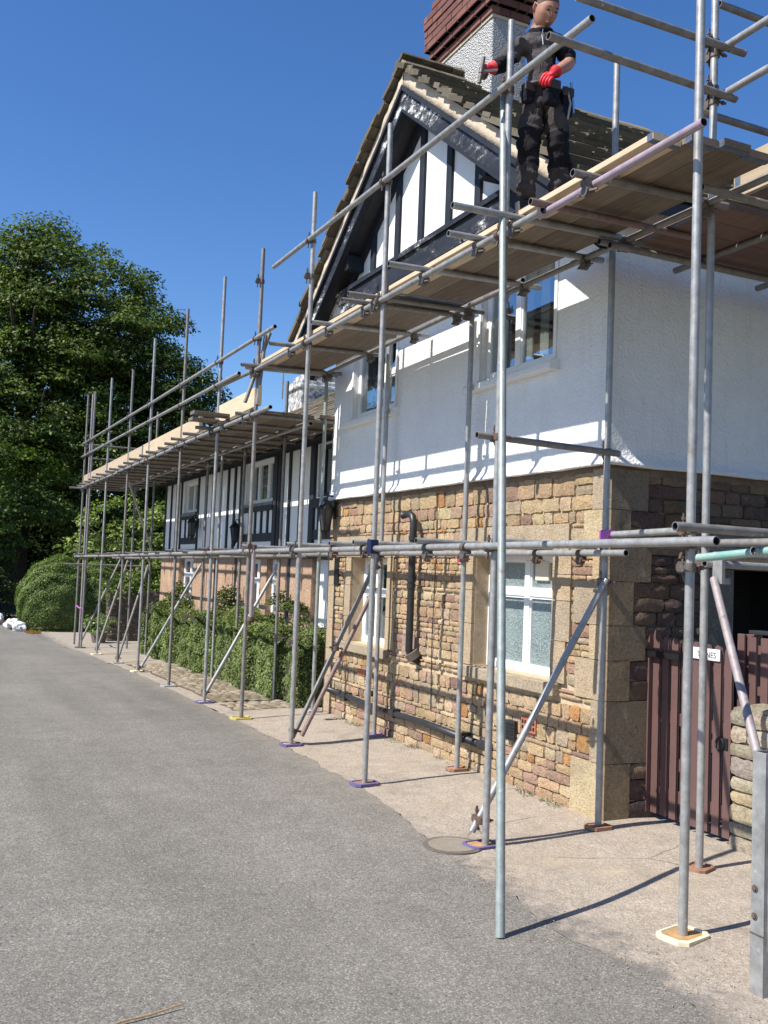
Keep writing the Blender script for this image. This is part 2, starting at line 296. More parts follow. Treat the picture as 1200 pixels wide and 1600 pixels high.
# ------------------------------------------------------------------ objects
def tag(o, label=None, cat=None, group=None, kind=None):
    if label: o['label'] = label
    if cat: o['category'] = cat
    if group: o['group'] = group
    if kind: o['kind'] = kind
    return o
def thing(name, label, cat, loc=(0, 0, 0), group=None):
    o = bpy.data.objects.new(name, None); COL.objects.link(o); o.location = loc; o.empty_display_size = .2
    return tag(o, label, cat, group)
def origin_of(p):
    v = Vector((0, 0, 0))
    while p is not None: v += p.location; p = p.parent
    return v
class MB:
    def __init__(s): s.v = []; s.f = []; s.m = []; s.c = []
    def add(s, verts, faces, mi=0, col=None):
        n = len(s.v); s.v += [tuple(x) for x in verts]; s.f += [tuple(i+n for i in f) for f in faces]; s.m += [mi]*len(faces)
        s.c += [col or (1, 1, 1)]*len(verts)
        return s
    def box(s, a, b, mi=0, col=None):
        x0, y0, z0 = (min(a[i], b[i]) for i in range(3)); x1, y1, z1 = (max(a[i], b[i]) for i in range(3))
        return s.add([(x0, y0, z0), (x1, y0, z0), (x1, y1, z0), (x0, y1, z0), (x0, y0, z1), (x1, y0, z1), (x1, y1, z1), (x0, y1, z1)],
                     [(0, 3, 2, 1), (4, 5, 6, 7), (0, 1, 5, 4), (1, 2, 6, 5), (2, 3, 7, 6), (3, 0, 4, 7)], mi, col)
    def beam(s, p, q, w, h, up=(0, 0, 1), mi=0, col=None):
        p, q = Vector(p), Vector(q); d = (q-p).normalized(); u = Vector(up); sd = d.cross(u).normalized(); u = sd.cross(d).normalized()
        vs = []
        for e in (p, q):
            for a, b2 in ((-1, -1), (1, -1), (1, 1), (-1, 1)): vs.append(e+sd*a*w/2+u*b2*h/2)
        return s.add(vs, [(0, 1, 2, 3), (7, 6, 5, 4), (0, 4, 5, 1), (1, 5, 6, 2), (2, 6, 7, 3), (3, 7, 4, 0)], mi, col)
    def prism(s, poly, axis, d0, d1, mi=0, col=None):
        # poly: list of 2D points in the plane normal to axis
        def P(a, b, d): return (d, a, b) if axis == 'x' else ((a, d, b) if axis == 'y' else (a, b, d))
        n = len(poly); vs = [P(a, b, d0) for a, b in poly]+[P(a, b, d1) for a, b in poly]
        fs = [tuple(range(n)), tuple(range(2*n-1, n-1, -1))]+[(i, (i+1) % n+0, (i+1) % n+n, i+n) for i in range(n)]
        return s.add(vs, fs, mi, col)
    def tube(s, p, q, r, n=12, hollow=True, mi=0, mi2=0, r2=None, cap=True):
        p, q = Vector(p), Vector(q); d = (q-p).normalized(); a = Vector((0, 0, 1)) if abs(d.z) < .9 else Vector((1, 0, 0))
        u = d.cross(a).normalized(); w = d.cross(u).normalized(); r2 = r if r2 is None else r2
        def ring(c, rad): return [c+(u*math.cos(k*math.tau/n)+w*math.sin(k*math.tau/n))*rad for k in range(n)]
        vs = ring(p, r)+ring(q, r2); fs = [(k, (k+1) % n, (k+1) % n+n, k+n) for k in range(n)]
        if not cap: return s.add(vs, fs, mi)
        if hollow:
            b0 = len(s.v); s.add(vs, fs, mi); th = .0042
            for c, rad, dd, base in ((p, r, d, 0), (q, r2, -d, n)):
                b1 = len(s.v); s.add(ring(c, rad-th)+ring(c+dd*.12, rad-th), [(k, (k+1) % n, (k+1) % n+n, k+n) for k in range(n)]+[tuple(range(n, 2*n))], mi2)
                for k in range(n):
                    s.f.append((b0+base+k, b0+base+(k+1) % n, b1+(k+1) % n, b1+k)); s.m.append(mi)
            return s
        fs += [tuple(range(n)), tuple(range(n, 2*n))]
        return s.add(vs, fs, mi)
    def path(s, pts, rads, n=10, mi=0):
        pts = [Vector(p) for p in pts]; prev = None; b0 = len(s.v); rings = []
        for i, p in enumerate(pts):
            d = (pts[min(i+1, len(pts)-1)]-pts[max(i-1, 0)]).normalized()
            if prev is None:
                a = Vector((0, 0, 1)) if abs(d.z) < .9 else Vector((1, 0, 0)); u = d.cross(a).normalized()
            else: u = (prev-d*prev.dot(d)).normalized()
            prev = u; w = d.cross(u); r = rads[i] if isinstance(rads, (list, tuple)) else rads
            rings += [p+(u*math.cos(k*math.tau/n)+w*math.sin(k*math.tau/n))*r for k in range(n)]
        m = len(pts); fs = [(i*n+k, i*n+(k+1) % n, (i+1)*n+(k+1) % n, (i+1)*n+k) for i in range(m-1) for k in range(n)]
        fs += [tuple(range(n)), tuple(range((m-1)*n, m*n))]
        return s.add(rings, fs, mi)
    def build(s, name, mats, parent=None, smooth=False, bevel=0, usecol=False, local=None):
        org = local if local is not None else (origin_of(parent) if parent is not None else Vector((0, 0, 0)))
        me = bpy.data.meshes.new(name); off = Vector(local) if local is not None else Vector((0, 0, 0))
        me.from_pydata([Vector(v)-off for v in s.v], [], s.f)
        mats = mats if isinstance(mats, (list, tuple)) else [mats]
        for m in mats: me.materials.append(MATS[m] if isinstance(m, str) else m)
        if any(s.m): me.polygons.foreach_set('material_index', s.m)
        if usecol:
            a = me.color_attributes.new('Col', 'FLOAT_COLOR', 'POINT'); a.data.foreach_set('color', [x for c in s.c for x in (*c, 1)])
        if smooth: me.polygons.foreach_set('use_smooth', [True]*len(me.polygons))
        me.update(); o = bpy.data.objects.new(name, me); COL.objects.link(o)
        if parent is not None: o.parent = parent
        base = origin_of(parent) if parent is not None else Vector((0, 0, 0)); o.location = off-base
        if smooth == 'auto':
            me.polygons.foreach_set('use_smooth', [True]*len(me.polygons))
            try: me.set_sharp_from_angle(angle=math.radians(40))
            except Exception: pass
        if bevel:
            bm = o.modifiers.new('bevel', 'BEVEL'); bm.width = bevel; bm.segments = 2; bm.limit_method = 'ANGLE'; bm.angle_limit = math.radians(40)
        return o
def fbm(p, s=1., o=3):
    return mnoise.fractal(Vector(p)*s, 1., 2., o)

# ------------------------------------------------------------------ setting: ground, road, forecourt
WX = 4.577            # facade plane of the gable house
CX = 5.10             # facade plane of the long cottage
def gy(y):
    pts = [(-1e3, 0), (11, 0), (12.7, -.05), (14.8, -.09), (17.4, -.14), (19.5, -.2), (22, -.27), (24.6, -.35), (31, -.45), (45, -.6), (1e4, -.6)]
    for (a, za), (b, zb) in zip(pts, pts[1:]):
        if y <= b: return za+(zb-za)*(y-a)/(b-a)
    return -.6
def sm(a, b, x):
    t = max(0, min(1, (x-a)/(b-a))); return t*t*(3-2*t)
def gz(x, y): return gy(y)+.03*sm(3.5, 4.5, x)*(1-sm(11, 13, y))
EDGE = [(-6, 3.02), (3.6, 3.04), (5.5, 3.10), (7, 3.33), (8.5, 3.38), (10.3, 3.36), (17, 3.36), (22, 3.22), (25, 3.08), (28, 2.9), (31, 2.75), (36, 2.45), (42, 1.8), (50, .2)]
def edge(y):
    for (a, xa), (b, xb) in zip(EDGE, EDGE[1:]):
        if y <= b: return xa+(xb-xa)*(y-a)/(b-a)+.10*mnoise.noise(Vector((y*1.3, 3., 0)))+.05*mnoise.noise(Vector((y*5, 9., 0)))+.03*mnoise.noise(Vector((y*14, 9., 0)))
    return EDGE[-1][1]
def strip(name, fx0, fx1, ys, nx, mat, dz, label, relief=0., uneven=True):
    mb = MB(); vs = []; fs = []
    for y in ys:
        for i in range(nx+1):
            x = fx0(y)+(fx1(y)-fx0(y))*i/nx
            z = gz(x, y)+dz + relief*(fbm((x, y, 0), 1.3, 3)*.6+fbm((x, y, 5), 5, 2)*.25)
            vs.append((x, y, z))
    for j in range(len(ys)-1):
        for i in range(nx):
            a = j*(nx+1)+i; fs.append((a, a+1, a+nx+2, a+nx+1))
    mb.add(vs, fs); o = mb.build(name, mat, smooth=True); return tag(o, label, kind='structure')
def frange(a, b, s):
    o = []; x = a
    while x < b-1e-6: o.append(x); x += s
    return o+[b]
def build_ground():
    ys = [-400, -60, -10, 0, 5, 11, 12.7, 14.8, 17.4, 19.5, 22, 24.6, 31, 38, 45, 70, 150, 900]
    mb = MB(); xs = [-500, -40, -8, 0, 3, 4.5, 12, 60, 500]; vs = [(x, y, gy(y)-.03) for y in ys for x in xs]; n = len(xs)
    fs = [(j*n+i, j*n+i+1, (j+1)*n+i+1, (j+1)*n+i) for j in range(len(ys)-1) for i in range(n-1)]
    mb.add(vs, fs); tag(mb.build('ground', 'earth', smooth=True), 'bare earthy ground around the houses and lane', kind='structure')
    ysn = frange(-3, 12, .1)+frange(12.2, 50, .4)
    strip('road', lambda y: -9-max(0, y-25)*.5, edge, ysn, 60, 'asphalt', 0.0035, 'worn grey asphalt lane running past the scaffolded houses', .014)
    strip('forecourt', edge, lambda y: (5.3 if y < 5.9 else WX+.02) if y < 11.2 else 5.3, frange(-3, 11.8, .08), 26, 'forecourt_concrete', .004, 'gritty tan concrete apron between the lane and the houses', .014)
    strip('drive', edge, lambda y: 9., frange(11.8, 31.2, .3), 20, 'forecourt_concrete', .0035, 'pale concrete pull-in at the far end of the cottage', .01)
    # manhole
    t = thing('drain_cover', 'round worn drain cover sunk at the edge of the lane beside the first scaffold pole', 'drain cover', (3.24, 5.66, .012))
    MB().tube((3.24, 5.66, -.01), (3.24, 5.66, .016), .2, 28, False).build('frame', 'drain_iron', t)
    MB().tube((3.24, 5.66, 0), (3.24, 5.66, .0188), .165, 28, False).build('lid', 'drain_lid', t)
    # twig
    tg = MB().path([(.66, 3.83, .012), (.78, 3.90, .016), (.90, 3.925, .014), (1.03, 3.96, .02)], [.003, .004, .004, .003], 6).build('twig', 'twig')
    tag(tg, 'thin dry curved twig lying alone on the asphalt', 'twig')
    # chippings along the seam
    mb = MB(); r = random.Random(3)
    for i in range(1500):
        y = 2.0+r.random()**1.3*9; x = edge(y)+r.gauss(.12, .22)
        if x > 4.3: continue
        s = r.uniform(.002, .006); z = gz(x, y)+.012
        a = r.random()*6; c, sn = math.cos(a)*s, math.sin(a)*s; k = r.uniform(.5, 1.)
        mb.add([(x+c, y+sn, z), (x-sn, y+c, z), (x-c*.8, y-sn*.8, z), (x+sn, y-c, z), (x, y, z+s*.9)], [(0, 1, 4), (1, 2, 4), (2, 3, 4), (3, 0, 4)], 0, (.35*k, .31*k, .26*k))
    o = mb.build('grit', 'cobble', usecol=True); tag(o, 'loose pale chippings scattered along the lane edge', 'grit', kind='stuff')
    # cobbles along the hedge
    cob = MB().box((3.36, 11.9, -.5), (3.37, 11.95, -.45))
    par = strip('cobbled_verge', lambda y: edge(y)+.22, lambda y: 4.42, frange(11.9, 19, .25), 5, 'soil', .006, 'strip of rounded cobbles and moss between lane and hedge')
    cells = []; y = 11.9
    while y < 18.8:
        dy = R.uniform(.085, .13)*(1+(y-12)*.03); x = edge(y)+.24+R.uniform(0, .05)
        while x < 4.40:
            dx = R.uniform(.10, .19); cells.append((x+dx/2, y+dy/2, dx, dy)); x += dx+.008
        y += dy+.008
    cells.sort(key=lambda c: -(c[2]*c[3])/(c[0]**2+c[1]**2))
    rest = MB()
    for i, (x, y, dx, dy) in enumerate(cells):
        z = gz(x, y)+.008; h = R.uniform(.012, .028); vs = []; fs = []
        for j in range(4):
            for k in range(4):
                u, v = j/3*2-1, k/3*2-1; q = (1-u*u*.96)*(1-v*v*.96); e = .94
                vs.append((x+u*dx*.5*e*(1-.12*v*v)+R.uniform(-.004, .004), y+v*dy*.5*e*(1-.12*u*u)+R.uniform(-.004, .004), z-.006+h*(q**.35)))
        for j in range(3):
            for k in range(3): a = j*4+k; fs.append((a, a+4, a+5, a+1))
        g = R.uniform(.5, 1); col = (.40*g, .34*g, .25*g)
        if i < 300: MB().add(vs, fs, 0, col).build('cobble', 'cobble', par, smooth=True, usecol=True)
        else: rest.add(vs, fs, 0, col)
    o = rest.build('cobble_infill', 'cobble', par, smooth=True, usecol=True); o['kind'] = 'stuff'
build_ground()
#@@SPLIT
# ------------------------------------------------------------------ stone walling
PAL = [((.50, .355, .21), 38), ((.55, .42, .265), 26), ((.42, .27, .19), 16), ((.43, .335, .23), 12), ((.48, .25, .10), 4), ((.31, .20, .155), 4)]
PAL_SHADED = [((.19, .125, .09), 30), ((.145, .095, .075), 30), ((.24, .18, .115), 14), ((.125, .088, .08), 16), ((.20, .14, .09), 10)]  # side wall stones: darker set, the wall's shade put into the colour
PALW = [((.50, .43, .31), 40), ((.43, .37, .28), 30), ((.38, .32, .26), 20), ((.54, .44, .27), 10)]
def pick(pal, r):
    t = r.random()*sum(w for _, w in pal)
    for c, w in pal:
        t -= w
        if t <= 0: break
    g = r.uniform(.85, 1.1); return tuple(x*g*r.uniform(.96, 1.04) for x in c)
def cells_wall(u0, u1, v0, v1, excl, h, w, r, vb=()):
    ed = sorted(set([v0, v1]+[e for x in excl for e in x[2:4] if v0 < e < v1]+list(vb))); out = []
    for a, b in zip(ed, ed[1:]):
        if b-a < .03: continue
        n = max(1, round((b-a)/r.uniform(*h))); hs = [r.uniform(.75, 1.25) for _ in range(n)]; s = sum(hs); v = a
        for q in hs:
            dv = (b-a)*q/s; mid = v+dv/2; ivs = [(u0, u1)]
            for e in excl:
                if e[2] < mid < e[3]:
                    nx = []
                    for p0, p1 in ivs:
                        if e[1] <= p0 or e[0] >= p1: nx.append((p0, p1)); continue
                        if e[0] > p0+.03: nx.append((p0, e[0]))
                        if e[1] < p1-.03: nx.append((e[1], p1))
                    ivs = nx
            for p0, p1 in ivs:
                m = max(1, round((p1-p0)/(r.uniform(*w)*(.7+dv*2.6)))); ws = [r.uniform(.55, 1.45) for _ in range(m)]; s2 = sum(ws); u = p0
                for q2 in ws:
                    du = (p1-p0)*q2/s2
                    if dv > .125 and r.random() < .28:
                        k = r.uniform(.4, .6); out.append((u, u+du, v, v+dv*k)); out.append((u, u+du, v+dv*k, v+dv))
                    else: out.append((u, u+du, v, v+dv))
                    u += du
            v += dv
    return out
def stone_mesh(mb, P, c, r, col, gap=.007, dep=.022, rough=.010, n=(5, 4), flat=False, seed=0.):
    u0, u1, v0, v1 = c; u0 += gap; u1 -= gap; v0 += gap; v1 -= gap
    nu, nv = n; vs = []; fs = []; jt = .0 if flat else min(.007, (v1-v0)*.06); base = r.uniform(-.006, .006) if not flat else 0
    ph = r.random()*100; tilt = 0 if flat else r.uniform(-.05, .05)
    for j in range(nv):
        for i in range(nu):
            a, b = i/(nu-1), j/(nv-1); e = min(a, 1-a, b, 1-b) == 0; u = u0+(u1-u0)*a; v = v0+(v1-v0)*b
            corner = (i in (0, nu-1)) and (j in (0, nv-1))
            if corner and not flat: u += (.5-a)*2*min(.007, (u1-u0)*.05); v += (.5-b)*2*min(.006, (v1-v0)*.05)
            if e and not flat: u += r.uniform(-jt, jt); v += r.uniform(-jt, jt)
            d = dep*((.45 if corner else .66) if e and not flat else 1.) + base + (mnoise.noise(Vector((u*9, v*9, ph)))*rough*(1. if not e else .4)) + tilt*(v-v0)
            vs.append(P(u, v, d))
    for j in range(nv-1):
        for i in range(nu-1): k = j*nu+i; fs.append((k, k+1, k+nu+1, k+nu))
    rim = [i for i in range(nu)]+[j*nu+nu-1 for j in range(1, nv)]+[(nv-1)*nu+i for i in range(nu-2, -1, -1)]+[j*nu for j in range(nv-2, 0, -1)]
    b0 = len(vs)
    for q in rim:
        i, j = q % nu, q//nu; u = u0+(u1-u0)*i/(nu-1); v = v0+(v1-v0)*j/(nv-1); vs.append(P(u, v, -.03))
    m = len(rim)
    for q in range(m): fs.append((rim[q], rim[(q+1) % m], b0+(q+1) % m, b0+q))
    mb.add(vs, fs, 0, col)
def holed_wall(mb, P, u0, u1, v0, v1, holes, d0, d1, mi=0):
    us = sorted(set([u0, u1]+[h[0] for h in holes]+[h[1] for h in holes])); vs = sorted(set([v0, v1]+[h[2] for h in holes]+[h[3] for h in holes]))
    for a, b in zip(us, us[1:]):
        for c, d in zip(vs, vs[1:]):
            m = ((a+b)/2, (c+d)/2)
            if any(h[0] < m[0] < h[1] and h[2] < m[1] < h[3] for h in holes): continue
            mb.box(P(a, c, d0), P(b, d, d1), mi)
FP = lambda u, v, d: (WX-d, u, v)
SY = 5.83
SP = lambda u, v, d: (u, SY-d, v)

def window(parent, P, u0, u1, v0, v1, dep, muls, bars, glass, fw=.055, name='window', openlight=None, pp='white_upvc'):
    """u0<u1; frame set dep behind the wall face; muls = list of u, bars = list of (ua,ub,v)"""
    f = MB()
    for a in ((u0, v0, u0+fw, v1), (u1-fw, v0, u1, v1)): f.box(P(a[0], a[1], -dep), P(a[2], a[3], -dep-.06))
    for a in ((u0+fw, v0, u1-fw, v0+fw), (u0+fw, v1-fw, u1-fw, v1)): f.box(P(a[0], a[1], -dep+.001), P(a[2], a[3], -dep-.06))
    w = f.build(name, pp, parent, bevel=.006)
    for m in muls:
        q = MB().box(P(m-.04, v0+fw, -dep+.006), P(m+.04, v1-fw, -dep-.055)); q.build('mullion', pp, w, bevel=.006)
    for a, b, v in bars:
        MB().box(P(a, v-.03, -dep+.003), P(b, v+.03, -dep-.05)).build('glazing_bar', pp, w, bevel=.005)
    xs = [u0+fw]+[m for m in sorted(muls)]+[u1-fw]
    for a, b in zip(xs, xs[1:]):
        a2 = a+(.04 if a in muls else 0); b2 = b-(.04 if b in muls else 0)
        vb = sorted([v for p, q, v in bars if p <= (a+b)/2 <= q]); vv = [v0+fw]+vb+[v1-fw]
        for c, d in zip(vv, vv[1:]):
            c2 = c+(.03 if c in vb else 0); d2 = d-(.03 if d in vb else 0)
            MB().box(P(a2, c2, -dep-.026), P(b2, d2, -dep-.030)).build('pane', glass, w)
            # sash edge
            g = MB(); s = .018
            for e in ((a2, c2, a2+s, d2), (b2-s, c2, b2, d2)): g.box(P(e[0], e[1], -dep-.008), P(e[2], e[3], -dep-.034))
            for e in ((a2+s, c2, b2-s, c2+s), (a2+s, d2-s, b2-s, d2)): g.box(P(e[0], e[1], -dep-.0085), P(e[2], e[3], -dep-.034))
            g.build('sash', pp, w)
    return w
def room(parent, P, u0, u1, v0, v1, dep, mat='room_dark', depth=1.2):
    b = MB(); a0, a1, c0, c1 = u0-.3, u1+.3, v0-.3, v1+.15
    b.box(P(a0, c0, -depth), P(a1, c1, -depth-.03)); b.box(P(a0, c0, -dep), P(a0+.03, c1, -depth)); b.box(P(a1-.03, c0, -dep), P(a1, c1, -depth))
    b.box(P(a0, c0, -dep), P(a1, c0+.03, -depth)); b.box(P(a0, c1-.03, -dep), P(a1, c1, -depth)); return b.build('room', mat, parent)
def curtain(parent, P, u0, u1, v0, v1, dep, mat='curtain'):
    vs = []; n = 24; fs = []
    for i in range(n+1):
        u = u0+(u1-u0)*i/n; d = -dep-.10-.018*math.sin(i*1.9)
        vs += [P(u, v0, d), P(u, v1, d)]
    fs = [(2*i, 2*i+2, 2*i+3, 2*i+1) for i in range(n)]
    return MB().add(vs, fs).build('curtain', mat, parent, smooth=True)

# ------------------------------------------------------------------ gable house
YC, YL = SY, 11.35
APX, SLP = 8.52, .73
zs = lambda y: 6.87-SLP*abs(y-APX)
def build_house():
    r = random.Random(21)
    H = thing('house', 'tall gable house with honey stone ground floor, white rendered upper floor and navy timbered gable', 'house', (WX, 8.6, 0))
    lower = MB(); upper = MB()
    WR = (6.50, 7.76, .97, 2.0); WL = (9.62, 10.62, .95, 1.95)
    UR = (6.55, 7.72, 3.60, 4.58); UL = (9.55, 10.72, 3.62, 4.58)
    DO = (5.82, 7.4, .02, 1.92)
    FPm = lambda u, v, d: (WX+.012-d, u, v); SPm = lambda u, v, d: (u, SY+.012-d, v)
    holed_wall(lower, FPm, YC+.012, YL, -.2, 2.66, [WR, WL], 0, -.30)
    lw = lower.build('wall', 'mortar', H)
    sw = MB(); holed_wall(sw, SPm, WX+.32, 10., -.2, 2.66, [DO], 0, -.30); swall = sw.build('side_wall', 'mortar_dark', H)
    MB().box((WX+.013, YL-.3, -.2), (10, YL-.001, 4.6)).build('wall', 'white_render', H)
    room(H, FP, *WR, .31, 'interior_pale', .9); room(H, FP, *WL, .31, 'room_dark'); room(H, FP, *UR, .26); room(H, FP, *UL, .26); room(H, SP, *DO, .31, 'room_dark', 1.6)
    # dressed stones
    big = []
    def D(u0, u1, v0, v1, col, P=FP, dep=.022): big.append((P, (u0, u1, v0, v1), col, dep))
    grey = (.37, .30, .215); tan = (.45, .345, .22); yel = (.47, .38, .235); buff = (.41, .32, .215)
    # corner quoins, facade side and return side
    z = .02; i = 0
    hs = [.42, .46, .30, .26, .33, .30, .24, .33]; zq = [.02]
    for h in hs: zq.append(zq[-1]+h)
    for i, h in enumerate(hs):
        v1 = min(zq[i+1], 2.64); wf = (.36, .13, .34, .17, .37, .15, .27, .17)[i]; ws = (.24, .40, .22, .36, .24, .40, .2, .36)[i]
        c = (yel, grey, buff, tan, grey, tan, yel, grey)[i]
        D(YC, YC+wf, zq[i], v1, c); D(WX+.004, WX+ws, zq[i], v1, tuple(x*.55 for x in (tan, grey, tan, buff, tan, grey, buff, grey)[i]), SP)  # return faces darkened, their shade painted into the stone colour
    # right window jambs
    zj = [.97, 1.30, 1.62, 1.83, 2.0]
    for a, b in zip(zj, zj[1:]): D(WR[0]-.20-.05*((a > 1.2) % 2), WR[0], a, b, (buff, grey, tan, buff)[zj.index(a)])
    for a, b, w in ((.97, 1.35, .2), (1.35, 1.66, .24), (1.66, 2.0, .19)): D(WR[1], WR[1]+w, a, b, buff)
    D(6.28, 8.02, 2.0, 2.235, (.40, .32, .22), FP, .026)
    for a, b, w in ((.95, 1.30, .22), (1.30, 1.95, .16)): D(WL[0]-w, WL[0], a, b, tan)
    for a, b, w in ((.95, 1.25, .16), (1.25, 1.62, .2), (1.62, 1.95, .16)): D(WL[1], WL[1]+w, a, b, buff)
    D(9.36, 11.2, 1.95, 2.2, buff, FP, .024)
    for a, b in ((.0, .48), (.48, .82), (.82, 1.2), (1.2, 1.6), (1.6, 1.95), (2.2, 2.45)): D(11.13 if a < 2 else 11.08, YL, a, b, (buff, tan)[int(a*10) % 2])
    D(9.0-.17, 9.0+.17, .93, 1.14, (.33, .235, .19), FP, .03)
    excl = [(c[0], c[1], c[2], c[3]) for P, c, _, _ in big if P is FP]+[WR, WL, (6.38, 7.9, .86, .97), (9.50, 10.78, .84, .95)]
    exs = [(c[0], c[1], c[2], c[3]) for P, c, _, _ in big if P is SP]+[DO, (5.54, 5.82, 0, 2.0), (5.4, 7.8, 1.92, 2.2)]
    cl = cells_wall(YC, YL, .02, 2.62, excl, (.07, .118), (.13, .27), r)
    items = [(FP, c, pick(PAL, r), .014, 0) for c in cl]
    cl2 = cells_wall(WX+.004, 9.2, .02, 2.62, exs, (.09, .15), (.17, .33), r)
    items += [(SP, c, pick(PAL_SHADED, r), .022, 2) for c in cl2]
    items += [(P, c, col, dep, 1) for P, c, col, dep in big]
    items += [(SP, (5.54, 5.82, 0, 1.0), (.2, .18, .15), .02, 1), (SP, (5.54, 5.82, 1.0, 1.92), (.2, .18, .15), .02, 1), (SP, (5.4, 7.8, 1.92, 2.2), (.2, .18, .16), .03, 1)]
    cam = Vector((0, 0, CAM_H)); mid = lambda it: Vector(it[0]((it[1][0]+it[1][1])/2, (it[1][2]+it[1][3])/2, 0))
    def size(it):
        m = mid(it)-cam; c = it[1]; f = abs(m.x if it[0] is FP else m.y)/m.length
        vis = 0 if (it[0] is SP and m.x > 6.9) else 1
        return vis*(c[1]-c[0])*(c[3]-c[2])*f/m.length**2
    items.sort(key=lambda it: -size(it)); rest = {0: MB(), 2: MB(), 1: MB()}
    for i, (P, c, col, dep, kd) in enumerate(items):
        par = lw if P is FP else swall; mb = MB() if i < 300 else rest[0 if P is FP else 2]
        stone_mesh(mb, P, c, r, col, gap=.0025 if kd == 1 else .005, dep=dep, rough={0: .014, 1: .007, 2: .026}[kd], flat=(kd == 1), n=(5, 4))
        if i < 300: mb.build('stone', 'stone_dressed' if kd == 1 else 'stone_face', par, smooth='auto', usecol=True)
    for k, par in ((0, lw), (2, swall)):
        if rest[k].v: o = rest[k].build('small_stones', 'stone_face', par, smooth='auto', usecol=True); o['kind'] = 'stuff'
    # quoin stone carried round the corner edge
    MB().box((WX+.0125, YC+.0125, .02), (WX+.33, YC+.30, 2.64)).build('corner_core', 'mortar', H)
    # sills
    for a, b, v0, v1 in ((6.38, 7.90, .865, .965), (9.50, 10.78, .845, .945)):
        MB().box((WX-.075, a, v0), (WX+.10, b, v1), 0, (.36, .30, .215)).build('sill', 'stone_dressed', H, bevel=.008, usecol=True)
    # lower windows
    w1 = window(H, FP, *WR, .15, [7.11], [(7.15, 7.70, 1.66), (6.55, 7.07, 1.66)], 'frosted_glass', .06)
    w2 = window(H, FP, *WL, .15, [10.22], [(10.26, 10.56, 1.55), (9.67, 10.18, 1.55)], 'clear_glass', .06)
    v = MB().box((WX+.15, 6.80, 1.77), (WX+.19, 7.0, 1.94)); vo = v.build('air_vent', 'cream_plastic', w1, bevel=.006)
    curtain(H, FP, 10.30, 10.58, 1.0, 1.9, .28, 'interior_pale')
    # reveals in dressed stone
    for a, b, c, d in (WR, WL):
        MB().box((WX+.0135, a-.001, c), (WX+.15, a-.03, d), 0, (.30, .25, .18)).box((WX+.0135, b+.001, c), (WX+.15, b+.03, d), 0, (.30, .25, .18)).build('reveal', 'stone_dressed', H, usecol=True)
    # upper floor render
    RPm = lambda u, v, d: (WX-.035-d, u, v)
    holed_wall(upper, RPm, YC-.033, YL, 2.78, 4.62, [UR, UL], 0, -.29); upper.build('rendered_wall', 'white_render', H)
    MB().box((WX+.256, SY-.033, 2.78), (10, SY+.25, 4.70)).build('rendered_wall', 'white_render', H)
    # flared foot of the render, slightly wavy
    vs = []; fs = []; prof = [(-.035, 2.80), (-.038, 2.76), (-.050, 2.725), (-.078, 2.69), (-.095, 2.665), (-.083, 2.655), (.0, 2.665)]; n = 70
    for i in range(n+1):
        y = YC-.033+(YL-YC+.06)*i/n; wv = .010*mnoise.noise(Vector((y*2.1, 0, 1)))+.006*mnoise.noise(Vector((y*11, 0, 2)))
        for d, z in prof: vs.append((WX+d+wv*.5, y, z+(wv if z < 2.72 else 0)))
    m = len(prof)
    for i in range(n):
        for k in range(m-1): fs.append((i*m+k, (i+1)*m+k, (i+1)*m+k+1, i*m+k+1))
    n1 = len(vs); n = 60
    for i in range(n+1):
        x = WX-.09+(10-WX)*i/n; wv = .012*mnoise.noise(Vector((x*2.1, 7, 1)))
        for d, z in prof: vs.append((x, SY+d+.002+wv*.5, z+(wv if z < 2.72 else 0)))
    for i in range(n):
        for k in range(m-1): fs.append((n1+i*m+k, n1+i*m+k+1, n1+(i+1)*m+k+1, n1+(i+1)*m+k))
    MB().add(vs, fs).build('bell_drip', 'white_render', H, smooth=True)
    MB().box((WX-.006, YC-.005, 2.60), (WX+.02, YL, 2.70)).box((WX+.021, SY-.006, 2.60), (10, SY+.02, 2.70)).build('bedding_course', 'mortar_dark', H)
    # upper windows
    for (a, b, c, d), mu, sl_ in ((UR, 7.18, (6.46, 7.88)), (UL, 9.93, (9.44, 10.86))):
        w = window(H, lambda u, v, dd: (WX-.035-dd, u, v), a, b, c, d, .055, [mu], [(a+.05, mu-.04, 4.05)] if a > 9 else [], 'clear_glass', .05)
        s = MB().prism([(WX-.125, c-.10), (WX-.125, c-.045), (WX+.02, c-.012), (WX+.02, c-.10)], 'y', sl_[0], sl_[1])
        # prism on y expects (x,z)
        s.build('sill', 'white_render', H, bevel=.008)
        for u in (a-.045, b+.005): MB().box((WX-.05, u, c-.0), (WX-.036, u+.04, d+.01)).build('architrave', 'white_upvc', H, bevel=.004)
    curtain(H, FP, 7.0, 7.12, 3.66, 4.6, .12); curtain(H, FP, 7.24, 7.33, 3.66, 4.6, .12); curtain(H, FP, 9.72, 9.95, 3.68, 4.6, .12)
    curtain(H, FP, 10.1, 10.62, 3.68, 4.1, .2, 'interior_pale')
    # timbered gable
    GX = 4.28
    def topz(y): return zs(y)-.42
    pts = [(SY+.02, 4.58)]+[(y, topz(y)+.22) for y in (SY+.02, APX, YL-.02)]+[(YL-.02, 4.58)]
    MB().prism(pts, 'x', GX, GX+.25).build('gable_panel', 'white_panel', H)
    def cb(z0, z1, x0, x1, name, mat, over=.05, bev=.008):
        def ys(z, s): h = (6.87-.19-z)/SLP; return max(SY-over, APX-h) if s < 0 else min(YL+over, APX+h)
        MB().prism([(ys(z0, -1), z0), (ys(z0, 1), z0), (ys(z1, 1), z1), (ys(z1, -1), z1)], 'x', x0, x1).build(name, mat, H, bevel=bev)
    cb(4.81, 5.015, GX-.085, GX+.22, 'tie_beam', 'navy_peeling')
